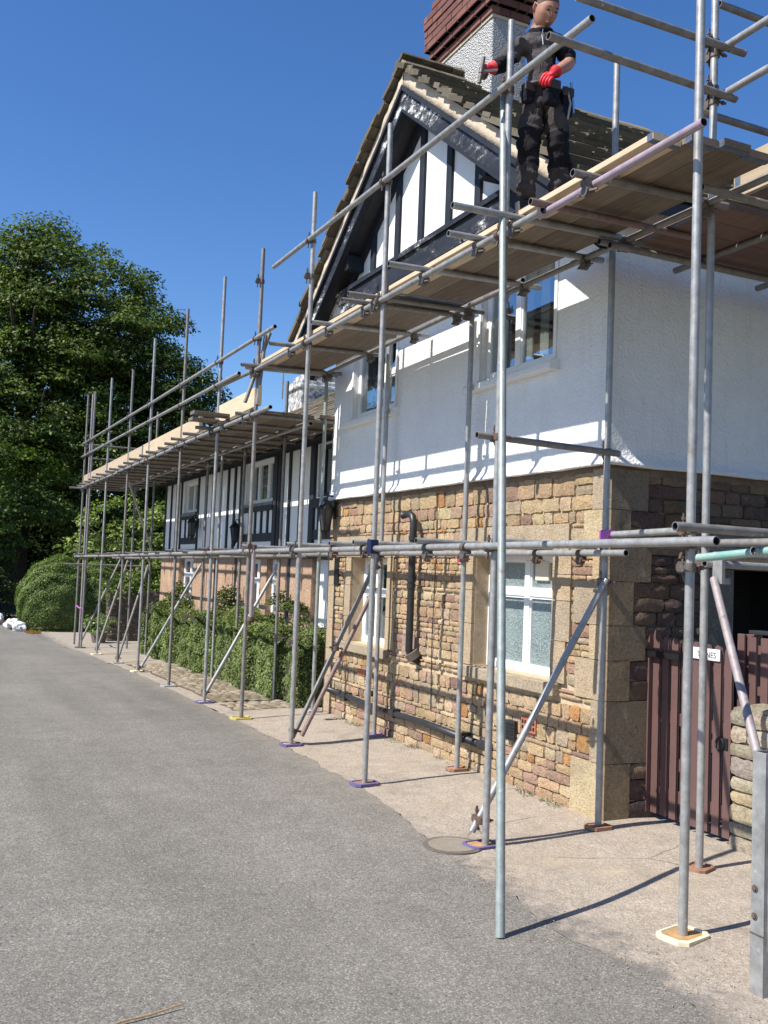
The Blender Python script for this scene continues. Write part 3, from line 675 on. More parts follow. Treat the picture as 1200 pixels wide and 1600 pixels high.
    cb(5.016, 5.05, GX-.115, GX, 'tie_beam_moulding', 'navy_peeling')
    cb(5.0505, 5.10, GX-.05, GX, 'tie_beam_moulding', 'navy_peeling')
    cb(4.60, 4.808, GX-.06, GX+.2, 'jetty_beam', 'navy_timber', .03)
    for y in (10.25, 9.67, 9.06, 8.52, 7.94, 7.39, 6.83):
        h = topz(y)-.0
        if h < 5.14: continue
        MB().box((GX-.032, y-.052, 5.101), (GX+.03, y+.052, h+.03)).build('stud', 'navy_timber', H, bevel=.005)
    for s in (-1, 1):
        yo = APX+s*2.95
        def seg(dz0, dz1, x0, x1, name, mat, ya=APX, yb=yo, bev=.004):
            p = [(ya, zs(ya)-dz0), (yb, zs(yb)-dz0), (yb, zs(yb)-dz1), (ya, zs(ya)-dz1)]
            return MB().prism(p, 'x', x0, x1).build(name, mat, H, bevel=bev)
        seg(.42, .53, GX-.04, GX+.05, 'rafter', 'navy_timber')
        seg(.205, .245, 3.985, 4.065, 'bargeboard_moulding', 'navy_timber')
        seg(.246, .45, 4.02, 4.06, 'bargeboard', 'navy_peeling')
        seg(.445, .468, 4.0, 4.075, 'bargeboard_moulding', 'navy_timber')
        seg(.28, .40, 4.066, GX+.02, 'soffit', 'black_timber')
        # cream bedding mortar with ragged lower edge
        n = 60; vs = []; fs = []
        for i in range(n+1):
            y = APX+(yo-APX)*i/n; w = .018*mnoise.noise(Vector((y*5, s, 0)))+.01*mnoise.noise(Vector((y*17, s, 0)))
            z0 = zs(y); vs += [(4.005+w*.6, y, z0-.05), (3.995+w, y, z0-.13), (4.0+w*.5, y, z0-.203), (4.06, y, z0-.203)]
        for i in range(n):
            for k in range(3): fs.append((4*i+k, 4*i+4+k, 4*i+5+k, 4*i+1+k))
        MB().add(vs, fs).build('verge_mortar', 'cream_mortar', H, smooth=True)
        for xx in (4.15,):
            pass
    for y in (APX-1.5, APX+1.5): MB().box((4.08, y-.06, zs(y)-.58), (GX+.1, y+.06, zs(y)-.41)).build('purlin_end', 'navy_timber', H, bevel=.006)
    # roof
    yo = 3.02
    roof = MB().prism([(APX, zs(APX)-.04), (APX+yo, zs(APX+yo)-.04), (APX+yo, zs(APX+yo)-.16), (APX, zs(APX)-.16), (APX-yo, zs(APX-yo)-.16), (APX-yo, zs(APX-yo)-.04)], 'x', 4.07, 10.).build('roof', 'black_timber', H)
    rr = random.Random(5); rest = MB(); cnt = 0
    L_ = math.hypot(yo, yo*SLP); ca, sa = 1/math.hypot(1, SLP), SLP/math.hypot(1, SLP)
    for s in (-1, 1):
        t = -.03; row = 0; exps = []
        while t < L_-.12: e = .20-.07*(t/L_); exps.append((t, e)); t += e
        for t, e in exps:
            row += 1; x = 3.93+rr.uniform(-.04, .03)
            while x < (9.8 if s < 0 else 5.0):
                w = rr.uniform(.28, .68); th = rr.uniform(.026, .046); ln = e*1.9; gap = .004
                if s > 0 and x > 4.6: break
                # local: along slope up = tt from eave; tilt so that tail rides on course below
                def Q(a, tt, h):
                    yy = yo-(t+tt)*ca; zz = zs(APX+yo)+(t+tt)*sa; return (a, APX+s*(yy+h*sa*1.0), zz+h*ca)
                j = [rr.uniform(-.012, .012) for _ in range(8)]; lift = .058+rr.uniform(-.008, .014); lo = .012
                x0, x1 = x+gap, x+w-gap; tm = rr.uniform(-.02, .02)
                vs = [Q(x0+j[0], tm+j[1], lift-th-.012), Q((x0+x1)/2, tm+j[4]*1.5, lift-th-.012), Q(x1+j[2], tm+j[3], lift-th-.012), Q(x1, ln, lo-th), Q(x0, ln, lo-th),
                      Q(x0+j[0], tm+j[1], lift), Q((x0+x1)/2, tm+j[4]*1.5, lift+j[5]*.4), Q(x1+j[2], tm+j[3], lift), Q(x1, ln, lo), Q(x0, ln, lo)]
                fs = [(0, 1, 6, 5), (1, 2, 7, 6), (2, 3, 8, 7), (3, 4, 9, 8), (4, 0, 5, 9), (5, 6, 9), (6, 8, 9), (6, 7, 8), (0, 4, 1), (1, 4, 3), (1, 3, 2)]
                g = rr.uniform(.5, 1.2); col = (.13*g, .112*g, .08*g); vis = x < 8.6
                if cnt < 296 and vis: MB().add(vs, fs, 0, col).build('slate', 'stone_slate', roof, usecol=True); cnt += 1
                else: rest.add(vs, fs, 0, col)
                x += w
    # under-slabs at the verge (double thickness at the edge)
    o = rest.build('slates_beyond', 'stone_slate', roof, usecol=True); o['kind'] = 'stuff'
    x = 3.95
    while x < 9.8:
        w = rr.uniform(.35, .5); z = zs(APX)+.03; h = rr.uniform(-.01, .01); g = rr.uniform(.8, 1.3)
        MB().prism([(APX-.17, z-.10+h), (APX-.16, z-.07+h), (APX, z+.045+h), (APX+.16, z-.07+h), (APX+.17, z-.10+h), (APX, z+.0)], 'x', x, x+w-.01, 0, (.23*g, .20*g, .13*g)).build('ridge_stone', 'stone_slate', roof, usecol=True)
        x += w
    # chimney
    c0, c1, y0, y1 = 4.64, 5.03, 7.88, 9.0
    ch = MB().box((c0, y0, 6.2), (c1, y1, 7.30)).build('chimney', 'roughcast', roof, bevel=.012)
    MB().box((c0-.012, y0-.012, 7.23), (c1+.012, y1+.012, 7.262)).build('string_mortar', 'cream_mortar', ch)
    z = 7.2625; offs = [.03, .075, .12, .12, .12, .13, .13, .07, .07]
    for k, of in enumerate(offs):
        a0, a1, b0, b1 = c0-of, c1+of, y0-of, y1+of; bh = .068; bl = .215
        MB().box((a0+.012, b0+.012, z), (a1-.012, b1-.012, z+bh+.012)).build('bed_mortar', 'mortar_dark', ch)
        for (p, q, fix, ax) in ((b0, b1, a0, 'y0'), (a0, a1, b0, 'x0'), (b0, b1, a1, 'y1'), (a0, a1, b1, 'x1')):
            t = p+(.0 if k % 2 == 0 else -.11)
            while t < q-.01:
                u0, u1 = max(p, t), min(q, t+bl)
                if u1-u0 > .03 and not (ax[0] == 'x' and (u0 < p+.005 and k % 2)):
                    jj = rr.uniform(-.003, .003)
                    if ax == 'y0': bb = ((fix+jj, u0+.004, z), (fix+.10, u1-.004, z+bh))
                    elif ax == 'y1': bb = ((fix-.10, u0+.004, z), (fix-jj, u1-.004, z+bh))
                    elif ax == 'x0': bb = ((max(u0, a0+.104)+.004, fix+jj, z), (min(u1, a1-.104)-.004, fix+.10, z+bh))
                    else: bb = ((max(u0, a0+.104)+.004, fix-.10, z), (min(u1, a1-.104)-.004, fix-jj, z+bh))
                    if bb[1][0]-bb[0][0] > .02 and bb[1][1]-bb[0][1] > .02: MB().box(*bb).build('brick', 'red_brick', ch, bevel=.004)
                t += bl
        z += bh+.012
    # waste pipe out of the wall
    pp = thing('soil_pipe', 'black cast soil pipe with a bent top rising against the stone wall between the windows', 'pipe', (WX-.1, 8.9, .9))
    px = WX-.11
    MB().path([(px-.02, 9.06, 2.385), (px, 9.0, 2.40), (px, 8.93, 2.40), (px, 8.865, 2.37), (px, 8.84, 2.31), (px, 8.84, 2.2), (px, 8.84, 1.0), (px+.03, 8.83, .93), (WX+.02, 8.80, .88)], .037, 14).build('pipe', 'black_plastic', pp, smooth=True)
    for z in (2.15, 1.72, 1.66): MB().tube((px, 8.84, z-.025), (px, 8.84, z+.025), .046, 14, False).build('pipe_collar', 'black_plastic', pp, smooth='auto')
    MB().tube((px+.02, 8.83, .99), (px+.06, 8.82, .93), .075, 12, False).build('wall_socket', 'drain_iron', pp, smooth='auto')
    # low horizontal black pipe
    lp = thing('waste_pipe', 'long dark plastic waste pipe running low along the foot of the stone wall', 'pipe', (WX-.06, 9.3, .3))
    MB().path([(WX-.06, 11.1, .33), (WX-.06, 10.6, .325), (WX-.065, 9.6, .30), (WX-.06, 8.6, .32), (WX-.06, 7.5, .30)], .034, 12).build('pipe', 'black_plastic', lp, smooth=True)
    for y in (10.5, 9.2, 7.75): MB().box((WX-.10, y-.02, .27), (WX-.005, y+.02, .36)).build('bracket', 'black_plastic', lp)
    MB().tube((WX-.06, 7.46, .30), (WX-.06, 7.32, .30), .045, 12, False).build('end_socket', 'black_plastic', lp, smooth='auto')
    # vertical thin cable down facade
    tag(MB().path([(WX-.025, 8.50, 2.6), (WX-.022, 8.49, 1.9), (WX-.03, 8.50, 1.2), (WX-.022, 8.49, .45)], .005, 6).build('cable', 'black_plastic'), 'thin dark cable clipped down the stone wall right of the soil pipe', 'cable')
    bx = thing('flue_box', 'small black louvred box fixed low on the stone wall under the right window', 'vent box', (WX-.03, 7.02, .5))
    MB().box((WX-.05, 6.95, .41), (WX-.005, 7.09, .58)).build('case', 'black_plastic', bx, bevel=.006)
    for k in range(5): MB().box((WX-.056, 6.965, .43+k*.028), (WX-.049, 7.075, .442+k*.028)).build('louvre', 'black_iron', bx)
    av = thing('air_brick', 'orange terracotta air brick in the stone wall beside the black louvred box', 'air brick', (WX-.02, 6.76, .58))
    MB().box((WX-.032, 6.66, .52), (WX-.003, 6.875, .64)).build('body', 'terracotta', av, bevel=.003)
    for k in range(5):
        for j in range(2): MB().box((WX-.034, 6.675+k*.04, .54+j*.045), (WX-.0315, 6.70+k*.04, .57+j*.045)).build('slot', 'black_iron', av)
    av = thing('air_brick', 'orange terracotta air brick below the sill of the left window', 'air brick', (WX-.02, 10.2, .62))
    MB().box((WX-.030, 10.08, .60), (WX-.003, 10.30, .67)).build('body', 'terracotta', av, bevel=.003)
    lv = thing('louvre_vent', 'narrow black louvred vent in the pale stone left of the left window', 'vent', (WX-.03, 11.06, 1.8))
    MB().box((WX-.035, 11.0, 1.60), (WX-.003, 11.12, 1.95)).build('case', 'black_plastic', lv, bevel=.004)
    for k in range(11): MB().box((WX-.042, 11.01, 1.62+k*.029), (WX-.034, 11.11, 1.632+k*.029)).build('louvre', 'black_iron', lv)
    st = MB().tube((WX-.05, 9.83, .44), (WX+.02, 9.83, .44), .035, 12, True, 0, 0).build('overflow_pipe', 'black_plastic'); tag(st, 'short black overflow stub poking out of the wall under the left window', 'pipe')
    fl = thing('flower_pot', 'bunch of yellow flowers standing inside the left ground floor window', 'flowers', (WX+.25, 9.74, 1.02))
    MB().tube((WX+.28, 9.74, 1.0), (WX+.28, 9.74, 1.06), .035, 10, False, 0, 0, .045).build('pot', 'terracotta', fl)
    for k in range(9):
        a = rr.uniform(0, 6.28); q = rr.uniform(0, .05); c = Vector((WX+.28+q*math.cos(a), 9.74+q*math.sin(a), 1.13+rr.uniform(-.04, .06)))
        m = MB(); 
        for h in range(6): b = h*1.047; m.add([c, c+Vector((-.008, math.cos(b-.4)*.03, math.sin(b-.4)*.03)), c+Vector((-.012, math.cos(b)*.04, math.sin(b)*.04)), c+Vector((-.008, math.cos(b+.4)*.03, math.sin(b+.4)*.03))], [(0, 1, 2, 3)])
        m.build('flower', 'flower_yellow', fl)
build_house()

def lantern(x, y, z, label, s=1.):
    t = thing('wall_lantern', label, 'wall lantern', (x, y, z))
    c = Vector((x-.13*s, y, z)); n = 6
    def rg(r, zz): return [(c.x+r*s*math.cos(k*math.tau/n), c.y+r*s*math.sin(k*math.tau/n), z+zz*s) for k in range(n)]
    vs = rg(.055, -.17)+rg(.095, .10); MB().add(vs, [(k, (k+1) % n, (k+1) % n+n, k+n) for k in range(n)]+[tuple(range(n))]).build('glass', 'lantern_glass', t)
    m = MB()
    for k in range(n):
        a, b = Vector(vs[k]), Vector(vs[k+n]); m.tube(a, b, .007*s, 5, False)
    m.build('frame', 'black_iron', t)
    vs = rg(.118, .10)+rg(.10, .13)+rg(.05, .19)+rg(.02, .22); MB().add(vs, [(j*n+k, j*n+(k+1) % n, (j+1)*n+(k+1) % n, (j+1)*n+k) for j in range(3) for k in range(n)]+[tuple(range(3*n, 4*n)), tuple(range(n))]).build('cap', 'black_iron', t)
    vs = rg(.07, -.165)+rg(.03, -.21)+rg(.012, -.27); MB().add(vs, [(j*n+k, j*n+(k+1) % n, (j+1)*n+(k+1) % n, (j+1)*n+k) for j in range(2) for k in range(n)]+[tuple(range(2*n, 3*n)), tuple(range(n))]).build('finial', 'black_iron', t)
    MB().path([c+Vector((0, 0, .21*s)), c+Vector((.02*s, 0, .27*s)), c+Vector((.09*s, 0, .26*s)), c+Vector((.12*s, 0, .16*s)), (x, y, z+.12*s)], .011*s, 8).box((x-.02, y-.03*s, z-.02*s), (x, y+.03*s, z+.2*s)).build('bracket', 'black_iron', t)
m_, t_, b_ = newmat('lantern_glass'); b_.inputs['Base Color'].default_value = (.05, .055, .06, 1); b_.inputs['Roughness'].default_value = .12; MATS['lantern_glass'] = m_
lantern(WX-.03, 11.16, 2.44, 'black hexagonal wall lantern hanging at the left corner of the stone facade')
#@@SPLIT
# ------------------------------------------------------------------ cottage
CP = lambda u, v, d: (CX-d, u, v)
def build_cottage():
    r = random.Random(11)
    K = thing('cottage', 'long low cottage with white plaster panels between black timbers and pink rendered ground floor', 'cottage', (CX, 17.5, 0))
    Y0, Y1 = 11.36, 23.5
    U = [(20.35, 21.55, 2.92, 3.58), (15.25, 16.85, 2.90, 3.62), (12.55, 13.25, 2.84, 3.62)]
    G = [(20.35, 21.55, .95, 1.92), (15.75, 16.55, .95, 1.92), (14.9, 15.4, .95, 1.92), (12.55, 13.3, .0, 1.97)]
    m = MB(); holed_wall(m, CP, Y0, Y1, 2.03, 3.80, U, 0, -.25); m.build('upper_wall', 'white_panel', K)
    m = MB(); holed_wall(m, lambda u, v, d: (CX+.0-d, u, v), Y0, Y1, -.6, 2.0, G, .02, -.25); m.build('lower_wall', 'pink_render', K)
    MB().box((CX+.25, Y1-.25, -.6), (9.9, Y1, 3.75)).prism([(CX, 3.75), (8.0, 5.65), (10.9, 3.75)], 'y', Y1-.22, Y1-.02).build('end_wall', 'white_render', K)
    for h in U+G[:3]: room(K, CP, *h, .26, 'room_dark', .9)
    for a, b, c, d in U[:2]:
        n = 3 if b-a > 1.4 else 2
        mu = [a+(b-a)*k/n for k in range(1, n)]
        w = window(K, CP, a, b, c, d, .07, mu, [], 'clear_glass', .045)
        for k in range(n): curtain(K, CP, a+(b-a)*k/n+.06, a+(b-a)*k/n+.20, c+.05, d-.05, .14)
    window(K, CP, *U[2], .07, [12.9], [], 'clear_glass', .05, pp='black_timber')
    for a, b, c, d in G[:3]: window(K, CP, a, b, c, d, .08, [(a+b)/2] if b-a > .6 else [], [(a+.05, b-.05, 1.55)], 'clear_glass', .06)
    # white door
    D = MB().box(CP(12.60, 0, -.06), CP(13.25, 1.93, -.11)).build('door', 'white_upvc', K, bevel=.005)
    for v in ((.15, .85), (1.0, 1.8)): MB().box(CP(12.70, v[0], -.055), CP(13.15, v[1], -.062)).build('door_panel', 'white_upvc', D, bevel=.003)
    MB().box(CP(13.16, 1.0, -.02), CP(13.20, 1.12, -.06)).build('handle', 'steel', D)
    # timbers
    def tm(y0, y1, z0, z1, p=.03, name='timber'): MB().box((CX-p, y0, z0), (CX-.0005, y1, z1)).build(name, 'black_timber', K, bevel=.004)
    tm(Y0, Y1, 3.63, 3.74, .034); tm(Y0, Y1, 2.005, 2.10, .036)
    for y in (23.35, 22.75, 22.2, 21.75, 20.22, 19.6, 19.05, 18.5, 17.95, 17.5, 14.95, 14.45, 13.95, 12.35, 11.8): tm(y-.045, y+.045, 2.101, 3.629)
    for y in (17.02, 15.10, 13.40): tm(y-.09, y+.09, 2.101, 3.629, .045)
    for a, b, c, d in U:
        tm(a-.08, b+.08, c-.16, c-.02, .06); tm(a-.08, b+.08, 2.22, 2.36, .033)
        y = a+.25
        while y < b-.1: tm(y-.035, y+.035, 2.361, c-.161, .028); y += .34
    MB().box((CX-.08, Y0, 1.94), (CX-.001, Y1, 2.004)).build('bressumer', 'black_timber', K, bevel=.006)
    for y in (18.6, 17.2, 14.3): MB().box((CX-.03, y-.06, -.4), (CX+.0, y+.06, 1.93)).build('post', 'black_timber', K, bevel=.004)
    # stone blocks by the door, next to the gable house
    # roof
    rf = MB().prism([(4.86, 3.66), (8.0, 5.72), (11.1, 3.66), (11.1, 3.60), (8.0, 5.62), (4.86, 3.60)], 'y', Y0-.0, Y1+.2).build('roof', 'black_timber', K)
    rest = MB(); cnt = 0; dx = 8.0-4.86; dz = 2.06; Ln = math.hypot(dx, dz); ca, sa = dx/Ln, dz/Ln; t = -.05
    while t < Ln-.05:
        e = .27-.09*t/Ln; y = Y0+.01
        while y < Y1+.2:
            w = r.uniform(.28, .55)
            def Q(tt, yy, h): return (4.86+(t+tt)*ca-h*sa, yy, 3.67+(t+tt)*sa+h*ca)
            jl = [r.uniform(-.015, .015) for _ in range(4)]; l0 = .055+r.uniform(-.01, .015); th = .03
            ye = min(y+w-.008, Y1+.22)
            vs = [Q(jl[0], y, l0-th), Q(jl[1], ye, l0-th), Q(e*1.8, ye, 0), Q(e*1.8, y, 0), Q(jl[0], y, l0), Q(jl[1], ye, l0), Q(e*1.8, ye, .03), Q(e*1.8, y, .03)]
            g = r.uniform(.5, 1.2); rest.add(vs, [(0, 1, 5, 4), (4, 5, 6, 7), (0, 4, 7, 3), (1, 2, 6, 5), (0, 3, 2, 1)], 0, (.18*g, .15*g, .10*g)); y += w
        t += e
    o = rest.build('slates', 'stone_slate', rf, usecol=True); o['kind'] = 'stuff'
    # ridge
    for k in range(26):
        y = Y0+.02+k*.46
        MB().prism([(7.84, 5.63), (8.0, 5.78), (8.16, 5.63)], 'y', y, y+.45, 0, (.2, .17, .12)).build('ridge_stone', 'stone_slate', rf, usecol=True)
    # chimney: stained roughcast, on the ridge
    ch = MB().box((7.6, 21.1, 5.2), (9.25, 22.0, 6.22)).build('chimney', 'stained_roughcast', rf, bevel=.04)
    MB().box((7.54, 21.04, 6.0), (9.31, 22.06, 6.10)).build('chimney_band', 'stained_roughcast', ch, bevel=.03)
    MB().box((7.68, 21.18, 6.225), (9.17, 21.92, 6.36)).build('capping', 'stained_roughcast', ch, bevel=.03)
    MB().tube((8.2, 21.5, 6.36), (8.2, 21.5, 6.58), .12, 12, True, 0, 0, .10).build('chimney_pot', 'terracotta', ch, smooth='auto')
    # satellite dish
    d = thing('satellite_dish', 'grey satellite dish fixed low on the stained white chimney', 'satellite dish', (8.6, 21.1, 5.65))
    c = Vector((8.55, 20.9, 5.72)); ax = Vector((-.75, -.6, .28)).normalized(); u = ax.cross(Vector((0, 0, 1))).normalized(); w = u.cross(ax); vs = [c]; n = 20
    for k in (1, 2, 3): vs += [c+(u*math.cos(a*math.tau/n)+w*math.sin(a*math.tau/n)*1.1)*k*.09+ax*(k*k*.007) for a in range(n)]
    fs = [(0, 1+a, 1+(a+1) % n) for a in range(n)]+[(1+j*n+a, 1+(j+1)*n+a, 1+(j+1)*n+(a+1) % n, 1+j*n+(a+1) % n) for j in range(2) for a in range(n)]
    MB().add(vs, fs).build('dish', 'pad_grey', d, smooth=True)
    MB().tube(c-w*.3, c+ax*.34-w*.12, .012, 6, False).tube(c, (8.6, 21.1, 5.65), .02, 6, False).build('arm', 'galvanised', d)
    a = thing('tv_aerial', 'spiky television aerial on a thin mast above the stained chimney', 'aerial', (7.65, 22.2, 6.2))
    MB().tube((7.55, 22.3, 5.9), (7.55, 22.3, 6.85), .018, 6, False).build('mast', 'galvanised_dull', a)
    MB().tube((7.2, 22.9, 6.72), (7.8, 21.6, 6.74), .010, 6, False).build('boom', 'galvanised_dull', a)
    for k in range(7):
        p = Vector((7.2, 22.9, 6.72)).lerp(Vector((7.8, 21.6, 6.74)), k/6); MB().tube(p+Vector((-.16, -.07, 0)), p+Vector((.16, .07, 0)), .006, 5, False).build('element', 'galvanised_dull', a)
build_cottage()
lantern(CX-.04, 20.0, 2.55, 'black lantern on the timbered cottage wall under the small far window')
lantern(CX-.04, 16.9, 2.38, 'black lantern on the timbered cottage wall under the wide middle window', .9)

# ------------------------------------------------------------------ scaffold
TR = .02415
def gtube(par, name, p, q, mat=None, n=12):
    if mat is None: mat = R.choice(['galvanised']*5+['galvanised_dull']*2)
    return MB().tube(p, q, TR, n, True, 0, 1).build(name, [mat, 'tube_inside'], par, smooth='auto')
_cpl = {}
def coupler(par, p, a=(0, 0, 1), b=(0, 1, 0), mat=None, s=1.):
    """two bands round two tubes with a bolt; a = first tube direction, b = second tube direction"""
    mat = mat or R.choice(['coupler_steel', 'coupler_steel', 'coupler_rust']); a = Vector(a).normalized(); b = Vector(b).normalized(); p = Vector(p)
    key = (tuple(round(x, 2) for x in a), tuple(round(x, 2) for x in b), mat)
    if key not in _cpl:
        side = a.cross(b).normalized(); m = MB()
        m.tube(-a*.022, a*.022, .033, 10, False); m.tube(side*.05-b*.022, side*.05+b*.022, .033, 10, False)
        m.box((-.001, -.001, -.001), (.001, .001, .001)); m.beam(side*.0+b*.03, side*.05+b*.036, .03, .026, a)
        m.beam(b*.030+a*.0-side*.02, b*.085-side*.02, .012, .012, a); m.tube(b*.052-side*.02, b*.068-side*.02, .013, 6, False)
        m.beam(side*.05+a*.03, side*.05+a*.085, .012, .012, b); m.tube(side*.05+a*.05, side*.05+a*.066, .013, 6, False)
        m.beam(side*.05-a*.03, side*.05-a*.075+b*.02, .010, .016, b)
        o = m.build('coupler', mat, None, smooth='auto'); _cpl[key] = o.data; o.parent = par; o.location = p-origin_of(par); return o
    o = bpy.data.objects.new('coupler', _cpl[key]); COL.objects.link(o); o.parent = par; o.location = p-origin_of(par); return o
X, Y, Z = Vector((1, 0, 0)), Vector((0, 1, 0)), Vector((0, 0, 1))

def pad(x, y, colour, mat, where, inner='pad_wood', s=1., rot=0., z=None):
    z = gz(x, y)+.004 if z is None else z
    t = thing('sole_pad', f'{colour} sole pad under {where}', 'sole pad', (x, y, z))
    w, h = .118*s, .088*s; ca, sa = math.cos(rot), math.sin(rot)
    def oc(k, zz): return [(x+(a*ca-b*sa)*k, y+(a*sa+b*ca)*k, zz) for a, b in ((-w, -h*.6), (-w*.7, -h), (w*.7, -h), (w, -h*.6), (w, h*.6), (w*.7, h), (-w*.7, h), (-w, h*.6))]
    vs = oc(1, z)+oc(1, z+.022)+oc(.82, z+.026)+oc(.78, z+.016); n = 8
    fs = [(j*n+k, j*n+(k+1) % n, (j+1)*n+(k+1) % n, (j+1)*n+k) for j in range(3) for k in range(n)]
    MB().add(vs, fs).build('rim', mat, t); MB().add(oc(.80, z+.017), [tuple(range(8))]).build('base', inner, t)
    return t

def build_gable_scaffold():
    T = thing('scaffold', 'tall tube scaffold with a timber deck wrapped round the gable house', 'scaffold', (3.42, 7.5, 0))
    fr = [(3.57, 3.87, 7.2, 'galvanised'), (3.44, 5.58, 5.66, 'galvanised'), (3.42, 7.50, 5.71, 'galvanised'), (3.42, 9.33, 5.73, 'galvanised'), (3.42, 11.06, 5.63, 'galvanised_dull')]
    for x, y, h, m in fr: gtube(T, 'standard', (x, y, gz(x, y)+.02), (x, y, h), m, 16)
    inn = [(4.42, 4.66, 7.2), (4.42, 5.66, 5.67), (4.42, 7.70, 4.28), (4.42, 9.50, 4.28), (4.42, 11.34, 4.3)]
    for i, (x, y, h) in enumerate(inn): gtube(T, 'standard', (x, y, gz(x, y)+.02), (x, y, h), 'tube_green' if i == 4 else 'galvanised', 16)
    # first lift
    gtube(T, 'ledger', (3.39, 3.5, 2.005), (3.37, 7.46, 1.985), 'galvanised'); gtube(T, 'ledger', (3.37, 7.47, 1.983), (3.37, 11.3, 1.97), 'galvanised')
    gtube(T, 'ledger', (4.36, 5.35, 1.99), (4.36, 8.9, 1.985), 'galvanised'); gtube(T, 'ledger', (4.36, 8.91, 1.985), (4.36, 12.2, 1.965), 'galvanised_dull')
    for xx, y, z, x1 in ((3.60, 5.87, 2.045, 4.5), (3.28, 6.44, 2.035, 4.5), (3.27, 7.6, 2.035, 4.5), (3.33, 8.3, 2.035, 4.52), (3.30, 9.4, 2.035, 4.5), (3.25, 10.8, 2.02, 4.5)):
        gtube(T, 'transom', (xx, y, z), (x1, y, z-.0), 'galvanised')
        coupler(T, (3.37, y, 1.985), Y, X); coupler(T, (4.36, y, 1.985), Y, X)
    # second lift
    gtube(T, 'ledger', (3.43, 3.68, 4.145), (3.43, 5.15, 4.13), 'tube_purple', 16); gtube(T, 'ledger', (3.39, 5.05, 4.125), (3.38, 11.22, 4.135), 'galvanised', 16)
    gtube(T, 'ledger', (4.33, 3.3, 4.205), (4.32, 6.9, 4.205), 'galvanised_dull', 16); gtube(T, 'ledger', (4.32, 6.7, 4.255), (4.31, 11.5, 4.22), 'galvanised_dull', 16)
    for xx, y in ((3.28, 4.59), (2.92, 5.39), (3.15, 5.86), (3.08, 6.69), (3.13, 7.61), (3.16, 7.82), (3.21, 8.7), (3.14, 9.78), (3.2, 11.02), (3.3, 11.16)):
        z0 = 4.19; z1 = 4.255
        gtube(T, 'transom', (xx, y, z0-.01), (4.50, y+.02, z0+(z1-z0)*.55), R.choice(['galvanised', 'galvanised_dull']))
        coupler(T, (3.385, y, 4.135), Y, X, 'coupler_steel'); coupler(T, (4.32, y, 4.20), Y, X, 'coupler_steel')
    gtube(T, 'transom', (3.30, 5.06, 4.17), (4.7, 5.09, 4.20), 'galvanised_rusty')
    # guard rails
    gtube(T, 'guard_rail', (3.37, 10.47, 5.235), (3.37, 4.56, 5.13), 'galvanised', 16)
    for x, y, h, m in fr[1:]:
        coupler(T, (x, y, 5.16+.012*(y-5.5)), Z, Y); coupler(T, (x, y, 4.13), Z, Y); coupler(T, (x, y, 1.985), Z, Y)
    coupler(T, (3.42, 9.33, 4.83), Z, Y)
    # rails on the end of the deck
    gtube(T, 'guard_rail', (3.28, 4.60, 5.26), (4.62, 4.60, 5.27), 'galvanised_dull', 16); gtube(T, 'guard_rail', (3.09, 4.60, 4.965), (4.55, 4.60, 4.945), 'galvanised_dull', 16)
    gtube(T, 'guard_rail', (4.36, 4.71, 4.86), (7.6, 4.71, 4.86), 'galvanised_dull', 16); gtube(T, 'guard_rail', (4.5, 4.71, 5.63), (7.6, 4.71, 5.60), 'galvanised_dull', 16)
    gtube(T, 'guard_rail', (4.47, 4.70, 5.285), (4.47, 1.6, 5.27), 'galvanised', 16); gtube(T, 'guard_rail', (4.47, 4.70, 4.97), (4.47, 1.6, 4.97), 'galvanised', 16)
    for z in (5.31, 5.24, 5.0, 4.92): coupler(T, (4.42, 4.66, z), Z, X if z in (5.24, 4.92) else Y, 'coupler_steel')
    # side bay, second lift
    gtube(T, 'ledger', (4.1, 5.40, 4.16), (9.5, 5.40, 4.16), 'galvanised_dull', 16); gtube(T, 'ledger', (4.1, 5.28, 4.10), (9.5, 5.28, 4.10), 'galvanised_dull', 16)
    gtube(T, 'ledger', (4.0, 4.30, 4.14), (9.5, 4.30, 4.14), 'galvanised_dull', 16)
    for x in (5.05, 5.9, 6.8, 7.7): gtube(T, 'transom', (x, 3.9, 4.19), (x, 5.7, 4.19), 'galvanised_dull'); coupler(T, (x, 5.40, 4.16), X, Y, 'coupler_steel'); coupler(T, (x, 4.30, 4.14), X, Y, 'coupler_steel')
    # side bay, first lift
    gtube(T, 'ledger', (3.42, 3.82, 2.085), (8.5, 3.82, 2.07), 'galvanised_dull', 16); gtube(T, 'ledger', (4.44, 5.63, 2.125), (4.42, 4.55, 2.145), 'galvanised', 16)
    gtube(T, 'ledger', (4.36, 4.60, 1.925), (8.4, 4.60, 1.90), 'galvanised', 16); gtube(T, 'transom', (4.47, 5.60, 2.06), (4.36, 4.0, 2.05), 'galvanised_dull'); gtube(T, 'ledger', (4.38, 5.52, 2.07), (8.4, 5.52, 2.04), 'galvanised_dull')
    gtube(T, 'transom', (3.99, 4.26, 1.945), (4.05, 3.55, 2.005), 'tube_turquoise', 16); gtube(T, 'transom', (3.98, 3.84, 1.985), (5.2, 3.86, 1.985), 'galvanised')
    gtube(T, 'transom', (4.02, 4.12, 1.96), (6.4, 4.2, 1.93), 'galvanised_dull')
    coupler(T, (3.57, 3.87, 2.08), Z, X, 'coupler_rust'); coupler(T, (3.57, 3.87, 2.0), Z, Y, 'coupler_rust'); coupler(T, (3.57, 3.87, 1.88), Z, X, 'coupler_steel'); coupler(T, (4.42, 5.66, 2.06), Z, X); coupler(T, (4.42, 4.66, 1.93), Z, X)
    MB().box((4.405, 4.50, 1.80), (4.435, 4.58, 2.0)).box((4.435, 4.52, 1.80), (4.50, 4.56, 1.84)).build('bracket', 'galvanised', T, bevel=.004)
